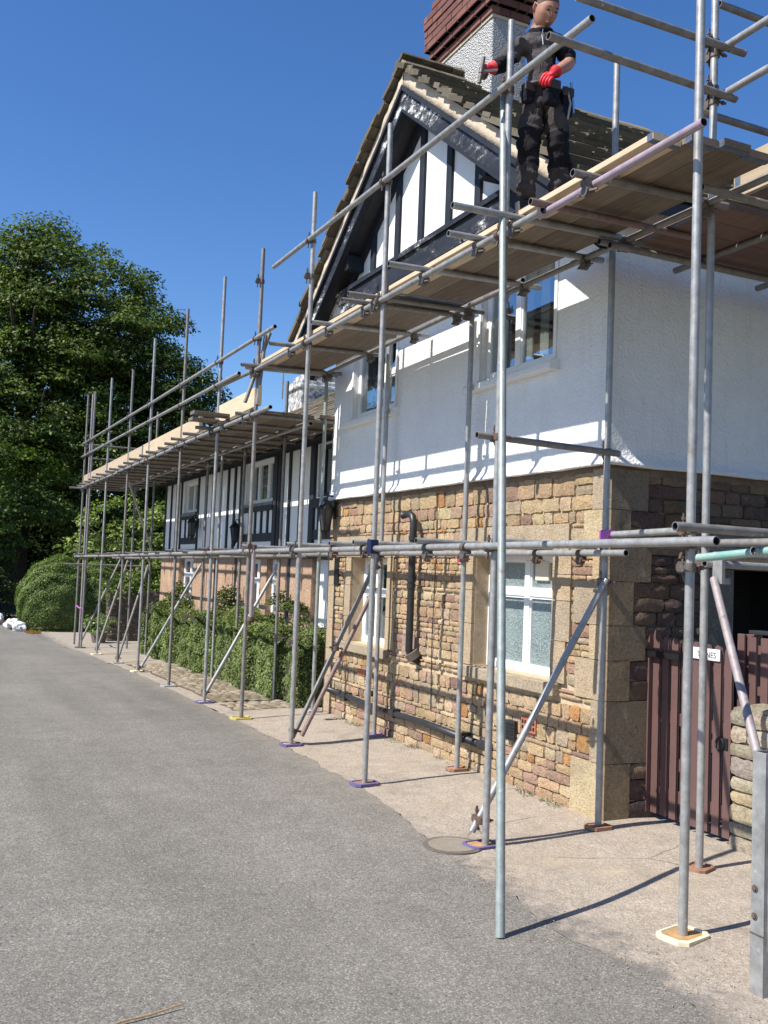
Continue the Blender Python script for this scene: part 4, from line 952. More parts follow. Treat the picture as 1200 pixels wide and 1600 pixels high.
    # transverse horizontals and braces
    gtube(T, 'transom', (3.30, 5.63, 2.745), (4.50, 5.63, 2.72), 'galvanised_dull', 16); coupler(T, (3.44, 5.58, 2.74), Z, X); coupler(T, (4.42, 5.66, 2.73), Z, X)
    gtube(T, 'brace', (4.40, 5.61, 1.80), (3.38, 5.66, .09), 'galvanised', 16); coupler(T, (3.42, 5.62, .17), Z, X, 'coupler_rust'); coupler(T, (4.40, 5.62, 1.78), Z, X, 'coupler_steel')
    gtube(T, 'brace', (4.36, 9.40, 1.97), (3.45, 9.38, .07), 'galvanised_dull'); gtube(T, 'brace', (4.28, 9.32, 1.62), (3.52, 9.30, .10), 'galvanised_rusty')
    coupler(T, (3.86, 9.36, .98), X, Z, 'coupler_steel'); coupler(T, (3.45, 9.36, .14), Z, X); coupler(T, (3.44, 7.5, 1.83), Z, X, 'coupler_steel')
    gtube(T, 'brace', (4.39, 4.55, 1.83), (3.86, 3.63, .82), 'tube_pink', 16)
    gtube(T, 'brace', (3.57, 11.12, 4.63), (3.30, 11.12, 3.75), 'galvanised_dull'); gtube(T, 'brace', (3.50, 11.06, 4.58), (3.42, 11.02, 3.72), 'galvanised_dull')
    # coloured end caps and netting scraps on the tubes
    MB().box((4.39, 5.60, 2.08), (4.47, 5.70, 2.16)).build('pink_end_cap', 'pink_plastic', T, bevel=.01)
    MB().box((3.325, 7.36, 1.94), (3.40, 7.44, 2.06)).build('blue_sleeve', 'navy_plastic', T, bevel=.006)
    MB().tube((3.42, 7.5, 1.955), (3.42, 7.5, 2.0), .034, 14, False).build('blue_band', 'blue_plastic', T)
    MB().box((4.37, 7.66, 1.91), (4.45, 7.74, 1.96)).build('red_tag', 'red_plastic', T, bevel=.006)
    # loose tubes
    o = MB().tube((2.68, 4.18, .004), (3.46, 5.69, 5.17), TR, 18, True, 0, 1).build('scaffold_tube', ['tube_green', 'tube_inside'], None, smooth='auto')
    tag(o, 'loose greenish upright tube standing directly on the lane and leaning against the deck', 'scaffold tube')
    return T
build_gable_scaffold()

def build_cottage_scaffold():
    T = thing('scaffold', 'long lower tube scaffold with timber deck running along the cottage behind the hedge', 'scaffold', (3.42, 17, 0))
    fr = [(12.75, 5.73, 'galvanised'), (14.85, 5.77, 'galvanised_dull'), (17.3, 5.80, 'galvanised'), (19.3, 5.58, 'galvanised_dull'), (21.85, 5.84, 'galvanised'), (24.25, 5.9, 'galvanised_dull'), (24.62, 5.9, 'tube_pink'), (25.45, 6.0, 'galvanised_dull')]
    for y, h, m in fr: gtube(T, 'standard', (3.42, y, gz(3.42, y)+.02), (3.42, y, h), m)
    for y, h in ((12.85, 4.42), (14.75, 3.7), (17.0, 3.7), (19.2, 3.7), (21.6, 5.15), (23.8, 3.7)):
        gtube(T, 'standard', (4.42, y, gz(4.42, y)+.02), (4.42, y, h), 'galvanised_dull')
        coupler(T, (4.42, y, 3.63), Z, Y, 'coupler_steel')
    # a pole half hidden in the hedge
    for y, h in ((12.05, 2.0), (16.0, 3.7)): gtube(T, 'standard', (4.40, y, gz(4.4, y)+.02), (4.40, y, h), 'galvanised')
    for a, b, za, zb in ((11.2, 15.9, 1.965, 1.93), (15.95, 21.0, 1.93, 1.89), (21.05, 25.9, 1.89, 1.865)):
        gtube(T, 'ledger', (3.37, a, za), (3.37, b, zb), 'galvanised'); gtube(T, 'ledger', (4.36, a+.4, za-.01), (4.36, b+.2, zb), 'galvanised_dull')
    for y, h, m in fr:
        z = 1.965-.0075*(y-11.2); coupler(T, (3.42, y, z), Z, Y); gtube(T, 'transom', (3.28, y+.12, z+.048), (4.55, y+.12, z+.045), 'galvanised_rusty' if y < 13 else 'galvanised_dull')
    for y in (13.8, 15.7, 16.6, 18.4, 20.4): gtube(T, 'transom', (3.28, y, 1.975-.004*(y-11)), (4.6, y, 1.97-.004*(y-11)), 'galvanised_dull')
    # deck lift
    for a, b in ((10.35, 15.4), (15.2, 20.3), (20.1, 25.6)):
        gtube(T, 'ledger', (3.37, a, 3.595), (3.37, b, 3.61), 'galvanised'); gtube(T, 'ledger', (4.29, max(a, 11.5), 3.64), (4.29, b, 3.64), 'galvanised')
    y = 11.35
    while y < 25.6:
        gtube(T, 'transom', (3.26-R.uniform(0, .12), y, 3.645), (4.86, y, 3.665), 'galvanised_dull'); coupler(T, (3.37, y, 3.60), Y, X, 'coupler_steel')
        y += R.uniform(.62, .9)
    gtube(T, 'guard_rail', (3.37, 10.32, 4.51), (3.37, 17.4, 4.60)); gtube(T, 'guard_rail', (3.37, 17.2, 4.60), (3.37, 25.6, 4.745), 'galvanised')
    gtube(T, 'guard_rail', (3.37, 11.67, 4.205), (3.37, 17.0, 4.285), 'galvanised'); gtube(T, 'guard_rail', (3.37, 16.9, 4.285), (3.37, 25.6, 4.415), 'galvanised')
    gtube(T, 'guard_rail', (3.42, 11.0, 4.16), (3.40, 13.0, 4.21), 'galvanised_dull')
    for y, h, m in fr+[(11.06, 0, '')]:
        coupler(T, (3.42, y, 4.51+.0155*(y-10.3)), Z, Y); coupler(T, (3.42, y, 4.20+.0155*(y-11.6)), Z, Y); coupler(T, (3.42, y, 3.60), Z, Y)
    for p, q in (((3.35, 25.0, 4.67), (4.72, 25.0, 4.67)), ((3.5, 25.0, 4.33), (4.1, 25.0, 4.34)), ((3.05, 25.2, 3.58), (4.7, 25.2, 3.6)), ((3.0, 25.0, 1.67), (4.98, 25.0, 1.68))):
        gtube(T, 'guard_rail' if p[2] > 4 else 'transom', p, q, 'galvanised_dull')
    for (y0, z0), (y1, z1) in (((12.88, 1.80), (12.80, .05)), ((17.05, 1.80), (17.2, -.08)), ((21.7, 1.72), (19.4, -.14)), ((24.1, 1.85), (22.0, -.2))):
        gtube(T, 'brace', (4.40, y0, z0), (3.44, y1, z1), 'galvanised_dull' if y0 > 20 else 'galvanised'); coupler(T, (3.43, y1, z1+.04), Z, X)
    gtube(T, 'brace', (4.36, 24.9, 1.85), (3.44, 24.5, -.22), 'galvanised_dull')
    gtube(T, 'brace', (3.45, 19.6, 3.52), (4.38, 21.3, 2.06), 'galvanised')
    gtube(T, 'hanging_tube', (3.34, 10.62, 2.02), (3.33, 10.58, 1.18), 'tube_pink'); coupler(T, (3.34, 10.62, 2.02), Z, Y, 'coupler_rust'); coupler(T, (3.33, 10.58, 1.2), Z, X, 'coupler_rust')
    tp = MB(); tp.path([(3.42, 24.25, .62), (3.40, 24.7, .60), (3.42, 25.45, .63)], .02, 6).build('warning_tape', 'pink_plastic', T)
    return T
build_cottage_scaffold()

_bd = random.Random(4)
def board(name, p, q, w, th, mat, label, group=None, up=(0, 0, 1), bands=True):
    """p,q: ends of the centre line of the board"""
    p, q = Vector(p), Vector(q); c = (p+q)/2; m = MB(); d = (q-p).normalized(); L_ = (q-p).length
    u = Vector(up); sd = d.cross(u).normalized(); u = sd.cross(d).normalized()
    n = 7; vs = []; fs = []; bow = _bd.uniform(-.004, .004)
    for i in range(n):
        t = i/(n-1); b = p.lerp(q, t)+u*(bow*math.sin(t*math.pi))
        for a, e in ((-1, -1), (1, -1), (1, 1), (-1, 1)): vs.append(b+sd*a*w/2+u*e*th/2)
    for i in range(n-1):
        for k in range(4): fs.append((i*4+k, i*4+(k+1) % 4, i*4+4+(k+1) % 4, i*4+4+k))
    fs += [(0, 1, 2, 3), ((n-1)*4+3, (n-1)*4+2, (n-1)*4+1, (n-1)*4)]
    t_ = thing(name, label, 'scaffold board', c, group); m.add(vs, fs); o = m.build('plank', mat, t_, bevel=.003)
    if bands:
        for e, s in ((p, 1), (q, -1)):
            b = MB(); cc = e+d*s*.03; b.beam(cc-d*.022, cc+d*.022, w+.004, th+.004, u); b.build('end_band', 'steel_band', t_)
    return t_
simple('steel_band', (.16, .20, .27), .5, .6, .3, 40)
def build_decks():
    W_ = .2
    rows = ['outermost', 'second from the lane', 'third from the lane', 'wall side']
    for i in range(4):
        x = 3.45+W_*(i+.5); z = 4.247+.02*i/3*.6
        for (a, b, w) in ((3.97+.04*(i % 2)+(.12 if i == 0 else 0), 7.55, 'near'), (7.56, 11.12-.04*(i % 2), 'far')):
            board('scaffold_board', (x, a, z), (x, b, z+.0), W_-.008, .038, 'board_new' if (i == 0) else 'board_old', f'{rows[i]} board in the {w} half of the high gable deck')
    # side deck, boards along x
    sr = ['board nearest the house wall in the side deck', 'second board from the house wall in the side deck', 'third board from the house wall in the side deck', 'outer board of the side deck']
    for i in range(4):
        y = 5.50-.225*(i+.5); board('scaffold_board', (4.40, y, 4.235), (8.3, y, 4.235), .217, .038, 'board_red', sr[i]+' round the corner')
    # near bay toe board and sheet
    board('toe_board', (4.53, 4.56, 4.39), (4.53, 1.7, 4.40), .26, .038, 'board_new', 'pale toe board on edge at the right end of the high deck against the sky', up=(1, 0, 0))
    for k in range(3): board('scaffold_board', (4.66+.23*k, 4.50, 4.24), (4.66+.23*k, 1.7, 4.24), .22, .038, 'board_red', ('first', 'second', 'third')[k]+' board behind the pale toe board at the right end of the high deck')
    # low deck
    rows = ['outermost', 'second', 'third', 'fourth']
    segs = [(11.3, 14.55, 'near third'), (14.56, 18.3, 'middle'), (18.31, 21.9, 'far middle'), (21.91, 25.5, 'far end')]
    for i in range(4):
        x = 3.42+.21*(i+.5)
        for a, b, w in segs: board('scaffold_board', (x, a, 3.69), (x, b, 3.69), .203, .036, 'board_old', f'{rows[i]} board from the lane in the {w} of the low cottage deck', bands=False)
    for i in range(2):
        x = 4.33+.225*(i+.5)
        for a, b, w in segs: board('scaffold_board', (x, a, 3.71), (x, b, 3.71), .217, .036, 'board_old', f'{("outer", "wall side")[i]} inside board beyond the ledger in the {w} of the low cottage deck', bands=False)
    board('toe_board', (3.435, 13.72, 3.825), (3.435, 17.9, 3.825), .225, .036, 'board_new', 'pale toe board nearest the camera along the low cottage deck', up=(1, 0, 0))
    board('toe_board', (3.435, 17.92, 3.82), (3.435, 21.8, 3.815), .225, .036, 'board_new', 'middle pale toe board along the low cottage deck', up=(1, 0, 0))
    board('toe_board', (3.435, 21.82, 3.815), (3.435, 25.45, 3.81), .225, .036, 'board_new', 'farthest pale toe board along the low cottage deck', up=(1, 0, 0))
    board('toe_board', (3.44, 10.98, 3.83), (3.44, 12.9, 3.83), .235, .036, 'board_new', 'short pale toe board standing on the low deck beside the gable', up=(1, 0, 0))
    board('scaffold_board', (2.95, 12.28, 3.745), (4.75, 12.30, 3.745), .215, .036, 'board_old', 'weathered crosswise board sticking out over the lane from the low deck, upper one')
    board('scaffold_board', (3.05, 12.78, 3.735), (4.75, 12.80, 3.735), .215, .036, 'board_old', 'weathered crosswise board sticking out over the lane from the low deck, lower farther one')
build_decks()
def build_pads():
    pad(3.57, 3.87, 'cream edged timber', 'pad_cream', 'the nearest upright pole on the right', 'pad_wood', 1.1, .25)
    pad(3.42, 5.60, 'blue purple edged', 'pad_purple', 'the pole beside the drain cover', 'pad_wood', 1., .1)
    pad(3.42, 7.50, 'purple edged salmon', 'pad_purple', 'the second front pole of the gable scaffold', 'pad_orange', 1., .1)
    pad(3.42, 9.33, 'purple edged', 'pad_purple', 'the pole with the doubled rusty brace', 'pad_wood', .95, .0)
    pad(3.42, 11.06, 'yellow edged', 'pad_yellow', 'the front pole where the hedge ends', 'pad_wood', 1.05)
    pad(3.42, 12.75, 'dark purple', 'pad_purple', 'the braced pole at the near end of the cobbles', 'pad_grey', 1.)
    pad(3.42, 14.85, 'grey', 'pad_grey', 'the second pole along the cobbles', 'pad_grey', 1.)
    pad(3.42, 17.3, 'pale cream', 'pad_cream', 'the braced pole at the far end of the cobbles', 'pad_cream', 1.)
    pad(3.42, 19.3, 'flat grey', 'pad_grey', 'the pole next after the cobbles', 'pad_grey', 1.)
    pad(3.42, 21.85, 'off white', 'pad_cream', 'the fourth pole from the far end', 'pad_grey', 1.)
    pad(3.42, 24.4, 'dark grey', 'drain_iron', 'the paired far poles tied with pink tape', 'drain_iron', 1.1)
    pad(4.42, 4.66, 'thin orange timber', 'pad_orange', 'the pole in front of the brown gate', 'pad_orange', .8, .4)
    pad(4.42, 5.66, 'thin reddish timber', 'pad_orange', 'the pole at the corner of the stone house', 'pad_orange', .8)
    pad(4.42, 7.70, 'thin brown timber', 'pad_orange', 'the wall side pole left of the frosted window', 'pad_wood', .8)
    pad(4.42, 9.50, 'lilac', 'pad_lilac', 'the wall side pole at the left window', 'pad_lilac', .95)
    pad(4.42, 11.34, 'grey stone', 'pad_grey', 'the turquoise tinted pole at the end of the hedge', 'pad_grey', .9)
build_pads()

# ------------------------------------------------------------------ gate, wall, fence, post
def build_gate():
    G = thing('gate', 'closed dark red-brown picket gate with black strap hinge beside the house corner', 'gate', (5.02, 5.8, .08))
    x = 5.0; ys = [5.86, 5.765, 5.665, 5.565, 5.455, 5.355, 5.245, 5.14, 5.04]
    for k, y in enumerate(ys):
        w = .038 if k else .062; top = 1.44 if k < 2 else 1.40-.004*k; xx = x-(.035 if k == 0 else 0); m = MB()
        pr = [(y-w+.0, .085), (y+w-.016, .085), (y+w-.016, top-.05)]+[(y-.008+(w-.008)*math.cos(a), top-.05+.05*math.sin(a)) for a in np.linspace(0, math.pi, 7)[1:-1]]+[(y-w, top-.05)]
        m.prism(pr, 'x', xx, xx+(.05 if k == 0 else .018)).build('picket', 'gate_paint', G, bevel=.004)
    for z in (.24, .80, 1.20): MB().box((x+.025, 4.99, z-.045), (x+.06, 5.87, z+.045)).build('rail', 'gate_paint', G, bevel=.004)
    MB().beam((x+.042, 5.80, .30), (x+.042, 5.05, .76), .03, .08, (0, 0, 1)).build('gate_brace', 'gate_paint', G, bevel=.003)
    MB().box((x-.045, 5.47, 1.235), (x-.036, 5.94, 1.285)).build('strap_hinge', 'black_iron', G, bevel=.002)
    MB().box((x-.05, 5.80, .17), (x-.036, 5.93, .235)).tube((x-.045, 5.93, .16), (x-.045, 5.93, .245), .018, 8, False).build('lower_hinge', 'gate_paint', G, bevel=.004)
    MB().path([(x-.01, 5.09+.038*math.cos(a), .70+.045*math.sin(a)) for a in np.linspace(0, math.tau, 17)], .006, 6).build('ring_latch', 'black_iron', G, smooth=True)
    MB().box((x-.006, 5.02, .67), (x-.001, 5.10, .75)).build('latch_plate', 'black_iron', G)
    MB().box((5.0, 5.92, 1.2), (5.06, 5.835, 1.31)).build('hinge_pin', 'black_iron', G)
    sg = thing('name_sign', 'small white name board with dark hand lettering fixed across the gate pickets', 'sign', (x-.01, 5.27, 1.31))
    MB().box((x-.014, 5.10, 1.265), (x-.003, 5.445, 1.345)).build('board', 'sign_white', sg, bevel=.002)
    def text(s, y, z, size):
        cu = bpy.data.curves.new('lettering', 'FONT'); cu.body = s; cu.size = size; cu.extrude = .0008; cu.align_x = 'LEFT'
        o = bpy.data.objects.new('lettering', cu); COL.objects.link(o); o.rotation_euler = (math.pi/2, 0, -math.pi/2)
        dg = bpy.context.evaluated_depsgraph_get(); me = bpy.data.meshes.new_from_object(o.evaluated_get(dg)); bpy.data.objects.remove(o)
        ob = bpy.data.objects.new('lettering', me); me.materials.clear(); me.materials.append(MATS['ink']); COL.objects.link(ob); ob.parent = sg
        ob.rotation_euler = (math.pi/2, 0, -math.pi/2); ob.location = Vector((x-.0155, y, z))-sg.location
    text('GA', 5.435, 1.283, .058); text('TONES', 5.315, 1.283, .058)
    # boundary wall with pickets on top
    r = random.Random(8)
    Wl = thing('boundary_wall', 'low rough stone boundary wall right of the gate', 'wall', (5.05, 4.2, 0))
    core = MB().box((5.012, 1.5, -.1), (5.35, 4.965, .93)).build('core', 'mortar', Wl)
    P1 = lambda u, v, d: (5.0-d, u, v); P2 = lambda u, v, d: (u, 4.985+d-.02, v)
    for c in cells_wall(1.6, 4.985, .0, .96, [], (.09, .15), (.22, .42), r): m = MB(); stone_mesh(m, P1, c, r, pick(PALW, r), .006, .03, .02); m.build('stone', 'stone_face', core, smooth='auto', usecol=True)
    for c in cells_wall(5.005, 5.34, .0, .96, [], (.12, .19), (.2, .34), r): m = MB(); stone_mesh(m, P2, c, r, pick(PALW, r), .008, .02, .02); m.build('stone', 'stone_face', core, smooth='auto', usecol=True)
    y = 4.98
    while y > 1.7:
        w = r.uniform(.3, .45); m = MB(); stone_mesh(m, lambda u, v, d: (v, u, .955+d), (y-w, y, 4.98, 5.36), r, pick(PALW, r), .006, .045, .02); m.build('stone', 'stone_face', core, smooth='auto', usecol=True); y -= w
    F = thing('picket_fence', 'dark red-brown picket fence standing on the stone boundary wall', 'fence', (5.17, 4.4, .95)); y = 5.08
    while y > 1.8: MB().box((5.16, y-.032, 1.005 if y < 4.95 else .10), (5.18, y+.032, 1.455+R.uniform(-.01, .01))).build('picket', 'gate_paint', F, bevel=.004); y -= .105
    for z in (1.02, 1.30): MB().box((5.181, 1.8, z+.03), (5.22, 4.975, z+.09)).build('rail', 'gate_paint', F)
    MB().box((5.14, 1.8, 1.466), (5.24, 4.99, 1.492)).build('capping', 'black_timber', F, bevel=.004)
    MB().box((5.19, 4.985, .0), (5.27, 5.065, 1.46)).build('post', 'gate_paint', F, bevel=.006)
    # debris on the ledge behind
    # galvanised square post in the foreground
    S_ = thing('steel_post', 'square galvanised steel post with two bolts standing at the lane edge in the right foreground', 'post', (3.46, 3.23, 0))
    b = MB(); x0, x1, y0, y1 = 3.40, 3.50, 3.19, 3.265
    b.box((x0, y0, -.05), (x0+.006, y1, 1.06)).box((x0+.0065, y0, -.05), (x1, y0+.006, 1.06)).box((x0+.0065, y1-.006, -.05), (x1, y1, 1.06)).build('channel', 'galvanised', S_, bevel=.002)
    MB().box((x0+.007, y0+.007, -.05), (x0+.07, y1-.007, .27)).build('ground_stub', 'galvanised_dull', S_, bevel=.002)
    MB().box((x0+.02, y0-.004, .20), (x1+.06, y0-.0005, 1.03)).build('side_flange', 'galvanised', S_, bevel=.002)
    for z in (.46, .34): 
        bo = MB().tube((x0-.009, y0+.05, z), (x0+.001, y0+.05, z), .010, 6, False).build('bolt', 'coupler_rust', S_); MB().tube((x0-.004, y0+.05, z), (x0+.001, y0+.05, z), .016, 12, False).build('washer', 'coupler_steel', bo)
    MB().box((x0-.0025, y0+.0, .262), (x0-.0005, y1, .268)).build('seam', 'coupler_steel', S_)
build_gate()
#@@SPLIT
# ------------------------------------------------------------------ planting
def leaf_mesh(name, centers, normals, sizes, cols, parent=None, aspect=.55, seed=1):
    g = np.random.default_rng(seed); n = len(centers)
    a = g.normal(size=(n, 3)); t = np.cross(normals, a); t /= np.linalg.norm(t, axis=1)[:, None]+1e-9; b = np.cross(normals, t)
    s = sizes[:, None]; bend = normals*s*.12
    v = np.stack([centers-t*s*.5-bend, centers+b*s*aspect*.5+bend*.5, centers+t*s*.5-bend, centers-b*s*aspect*.5+bend*.5], 1).reshape(-1, 3)
    me = bpy.data.meshes.new(name); me.vertices.add(4*n); me.loops.add(4*n); me.polygons.add(n)
    me.vertices.foreach_set('co', v.astype(np.float32).ravel()); me.loops.foreach_set('vertex_index', np.arange(4*n, dtype=np.int32))
    me.polygons.foreach_set('loop_start', np.arange(0, 4*n, 4, dtype=np.int32)); me.polygons.foreach_set('loop_total', np.full(n, 4, dtype=np.int32))
    ca = me.color_attributes.new('Col', 'FLOAT_COLOR', 'POINT'); c4 = np.concatenate([cols, np.ones((n, 1))], 1); ca.data.foreach_set('color', np.repeat(c4, 4, 0).astype(np.float32).ravel())
    me.materials.append(MATS['leaf']); me.update(); me.validate(); o = bpy.data.objects.new(name, me); COL.objects.link(o)
    if parent is not None: o.parent = parent; o.location = -origin_of(parent)
    return o
def unit(g, n): a = g.normal(size=(n, 3)); return a/np.linalg.norm(a, axis=1)[:, None]
def leaf_cols(g, n, c0, c1, clump=None, spread=.25):
    k = g.random((n, 1)); c = np.array(c0)*(1-k)+np.array(c1)*k
    if clump is not None: c = c*clump[:, None]
    return np.clip(c*(1+g.normal(size=(n, 1))*spread*.5), .004, 1)
def clumpy(lobes, per_m2, leaf, seed, c0, c1, layers=(.75, 1.05), clump_r=(.6, 1.2), per=260, flat=.6, fill=.25, zmin=None, only=None):
    """lobes: list of (centre, (rx,ry,rz)); clumps of leaves spread on lobe shells"""
    g = np.random.default_rng(seed); C = []; Nn = []; Sz = []; K = []
    for c, rad in lobes:
        c = np.array(c, float); rad = np.array(rad, float); area = 4*math.pi*((rad[0]*rad[1]+rad[0]*rad[2]+rad[1]*rad[2])/3)
        nc = max(3, int(area*per_m2)); u = unit(g, nc)
        rr = g.uniform(*layers, size=(nc, 1)); inn = g.random(nc) < fill; rr[inn] = g.uniform(.35, .8, size=(inn.sum(), 1))
        cc = c+u*rad*rr
        for q, w in zip(cc, u):
            if zmin is not None and q[2] < zmin: continue
            if only is not None and not only(q): continue
            cr = g.uniform(*clump_r); m = int(per*cr*cr/1.); d = unit(g, m)*(g.random((m, 1))**.4)
            d[:, 2] = np.where(d[:, 2] < -.3, d[:, 2]*.4, d[:, 2])
            p = q+d*np.array([cr, cr, cr*flat]); p[:, 2] += -.25*cr*(d[:, 0]**2+d[:, 1]**2)
            nn = d*.5+w*.35+np.array([0, 0, .55])+g.normal(size=(m, 3))*.45; nn /= np.linalg.norm(nn, axis=1)[:, None]
            C.append(p); Nn.append(nn); Sz.append(leaf*g.uniform(.65, 1.3, m)); K.append(np.full(m, g.uniform(.72, 1.25)))
    C = np.concatenate(C); n = len(C)
    return C, np.concatenate(Nn), np.concatenate(Sz), leaf_cols(g, n, c0, c1, np.concatenate(K))
def trunk(parent, base, top, r0, limbs, seed=1):
    g = random.Random(seed); base = Vector(base); top = Vector(top); pts = [base.lerp(top, t)+Vector((g.uniform(-.1, .1), g.uniform(-.1, .1), 0))*t*2 for t in (0, .1, .3, .5, .75, 1)]
    t = MB().path(pts, [r0*1.4, r0, r0*.85, r0*.7, r0*.45, r0*.2], 12).build('trunk', 'bark', parent, smooth=True)
    for k in range(limbs):
        s = pts[2].lerp(pts[4], g.random()); a = g.uniform(0, 6.28); L_ = g.uniform(.4, .7)*(top-base).length; e = s+Vector((math.cos(a)*L_*.7, math.sin(a)*L_*.7, L_*.55)); m = s.lerp(e, .5)+Vector((0, 0, L_*.08))
        MB().path([s, m, e], [r0*.35, r0*.22, r0*.06], 8).build('limb', 'bark', t, smooth=True)
    return t
def build_plants():
    G0, G1 = (.042, .070, .014), (.135, .185, .036)
    t = thing('tree', 'huge broad dark green tree towering over the far end of the scaffold', 'tree', (3.5, 48, -.6))
    trunk(t, (3.5, 48, -.8), (3.8, 48, 14), .6, 9, 3)
    lobes = [((5.2, 48, 11.2), (5.0, 5.5, 6.5)), ((1.6, 47.0, 9.2), (4.6, 4.5, 6.4)), ((9.0, 46.8, 8.6), (3.3, 4.5, 4.8)), ((-3.4, 47.5, 8.0), (5.0, 5.0, 6.6)), ((6.6, 43.8, 5.6), (2.8, 3.0, 3.6)), ((10.8, 47.5, 6.4), (2.4, 4, 4.6)), ((3.5, 44, 7.8), (3.6, 3.4, 4.8)), ((7.6, 46.0, 12.2), (3.0, 3.5, 3.4)), ((3.4, 46, 14.4), (2.6, 3.2, 2.2)), ((-8, 49, 7), (5, 5, 6.5)), ((12.6, 48, 3.6), (2.2, 4, 3.2))]
    a = clumpy(lobes, .75, .19, 5, G0, G1, clump_r=(.55, 1.35), per=170, flat=.5, fill=.3, zmin=.6, only=lambda q: q[1] < 50.5)
    leaf_mesh('crown', *a, parent=t)
    t = thing('tree', 'lower spreading tree with sunlit yellow green leaves at the left edge under the huge tree', 'tree', (1.0, 40, -.5))
    trunk(t, (1.0, 40.5, -.7), (1.4, 40, 5), .25, 6, 5)
    a = clumpy([((1.4, 39.3, 3.9), (2.5, 2.2, 2.6)), ((3.4, 39.5, 4.4), (1.5, 1.6, 1.7)), ((-1.8, 39.5, 3.8), (2.6, 2.2, 2.6)), ((.6, 39, 2.2), (2.2, 2, 1.6))], .9, .17, 8, (.04, .075, .014), (.11, .16, .032), clump_r=(.4, .8), per=260)
    leaf_mesh('crown', *a, parent=t)
    # mid light green leafy shrub tree behind the round bush
    t = thing('fruit_tree', 'light green large leaved garden tree behind the far end of the low scaffold', 'tree', (5.9, 34.2, -.4))
    trunk(t, (6.1, 34.4, -.5), (6.1, 34.3, 3), .12, 6, 9)
    a = clumpy([((5.9, 34.4, 2.6), (1.7, 1.2, 1.6)), ((7.3, 34.2, 2.5), (1.5, 1.2, 1.8)), ((4.9, 34.5, 1.7), (.9, 1.0, 1.2)), ((8.3, 33.5, 2.3), (1.3, 1.0, 1.9)), ((7.0, 33.0, .9), (1.8, .7, 1.2))], 2.2, .15, 10, (.12, .17, .04), (.26, .32, .09), clump_r=(.3, .55), per=330, fill=.35)
    leaf_mesh('crown', *a, parent=t)
    # rounded clipped bush at the roadside
    t = thing('bush', 'big rounded clipped green bush at the bend of the lane', 'bush', (3.9, 32.2, -.45))
    g = np.random.default_rng(12); parts_ = []
    for c, rad, n in (((3.72, 32.2, .42), (1.22, 1.25, 1.45), 52000), ((4.85, 32.4, .35), (1.05, 1.2, 1.35), 34000)):
        d = unit(g, n); rr = 1+.045*np.sin(d[:, 0]*7+1)*np.sin(d[:, 2]*8)+.03*np.sin(d[:, 1]*15+d[:, 2]*13)-np.abs(g.normal(size=n))*.05; spk = g.random(n) < .03; rr = np.where(spk & (d[:, 2] > .3), rr+g.random(n)*.09, rr)
        parts_.append((np.array(c)+d*np.array(rad)*rr[:, None], d))
    C = np.concatenate([q[0] for q in parts_]); D = np.concatenate([q[1] for q in parts_]); ok = C[:, 2] > -.44; C = C[ok]; D = D[ok]; n = len(C)
    nn = D+np.array([0, 0, .25])+g.normal(size=(n, 3))*.42; nn /= np.linalg.norm(nn, axis=1)[:, None]; kk = .95+.22*np.sin(C[:, 0]*9+C[:, 2]*7)*np.sin(C[:, 2]*11+C[:, 1]*5)
    a = (C, nn, .055*g.uniform(.6, 1.35, n), leaf_cols(g, n, (.085, .135, .035), (.19, .25, .07), kk))
    leaf_mesh('foliage', *a, parent=t); MB().path([(3.9, 32.2, -.6), (3.9, 32.3, .8)], [.09, .04], 8).build('stem', 'bark', t)
    # weeds and darker hedge left of it
    t = thing('hedge', 'dark hedge bank at the far left edge of the lane', 'hedge', (1.6, 38, -.5))
    a = clumpy([((1.9, 37.8, .5), (1.2, 1.5, 1.4)), ((.2, 38.5, .6), (1.6, 1.5, 1.5)), ((-2, 39.5, .6), (1.8, 1.5, 1.5))], 3., .10, 14, (.02, .04, .01), (.06, .09, .02), clump_r=(.3, .5), per=520, fill=.3)
    leaf_mesh('foliage', *a, parent=t)
    # dark woodland behind as one mass
    a = clumpy([((x, 56+2*math.sin(x), 2.5+1.5*math.sin(x*1.7)), (3.5, 2.5, 4.8)) for x in range(-26, 28, 3)]+[((x, 52.5, .8), (3, 1.2, 2.6)) for x in range(-14, 14, 3)], .5, .34, 15, (.015, .03, .008), (.04, .065, .014), clump_r=(1.0, 1.8), per=75, fill=.3)
    o = leaf_mesh('woodland', *a); tag(o, 'dark mass of woodland closing the view behind the cottage', kind='stuff')
    # long front hedge beside the cottage
    t = thing('hedge', 'long dense green hedge growing between the cobbles and the cottage wall', 'hedge', (4.7, 16, 0))
    g = np.random.default_rng(31); n = 150000; y = 11.75+(22.6-11.75)*g.random(n)
    top = 1.02+.10*np.sin(y*1.3)+.07*np.sin(y*3.7+1)+.05*np.sin(y*9)-.14*(y < 12.3)*(12.3-y)*3; front = 4.42+.05*np.sin(y*2.1)+.05*np.sin(y*5+2)+.03*np.sin(y*11)
    u = g.random(n); face = u < .52; z = np.where(face, gyv(y)+.02+(top-.02)*g.random(n)**.9, top+gyv(y)); x = np.where(face, front, front+(4.98-front)*g.random(n))
    # round the shoulder
    sh = np.clip((z-(top+gyv(y)-.25))/.25, 0, 1); x = np.where(face, x+.16*sh**2, x); z = np.where(~face, z-.16*np.clip(1-(x-front)/.2, 0, 1)**2, z)
    end = g.random(n) < .05; y = np.where(end, 11.75+.1*g.random(n), y); x = np.where(end, 4.45+.5*g.random(n), x); z = np.where(end, (top-.1)*g.random(n), z)
    dep = np.abs(g.normal(size=n))*.055; puff = .03*np.sin(y*7.3+z*9)*np.sin(z*11+y*3)
    x = x+np.where(face, dep-puff, 0); z = z-np.where(face, 0, dep-puff*1.2)
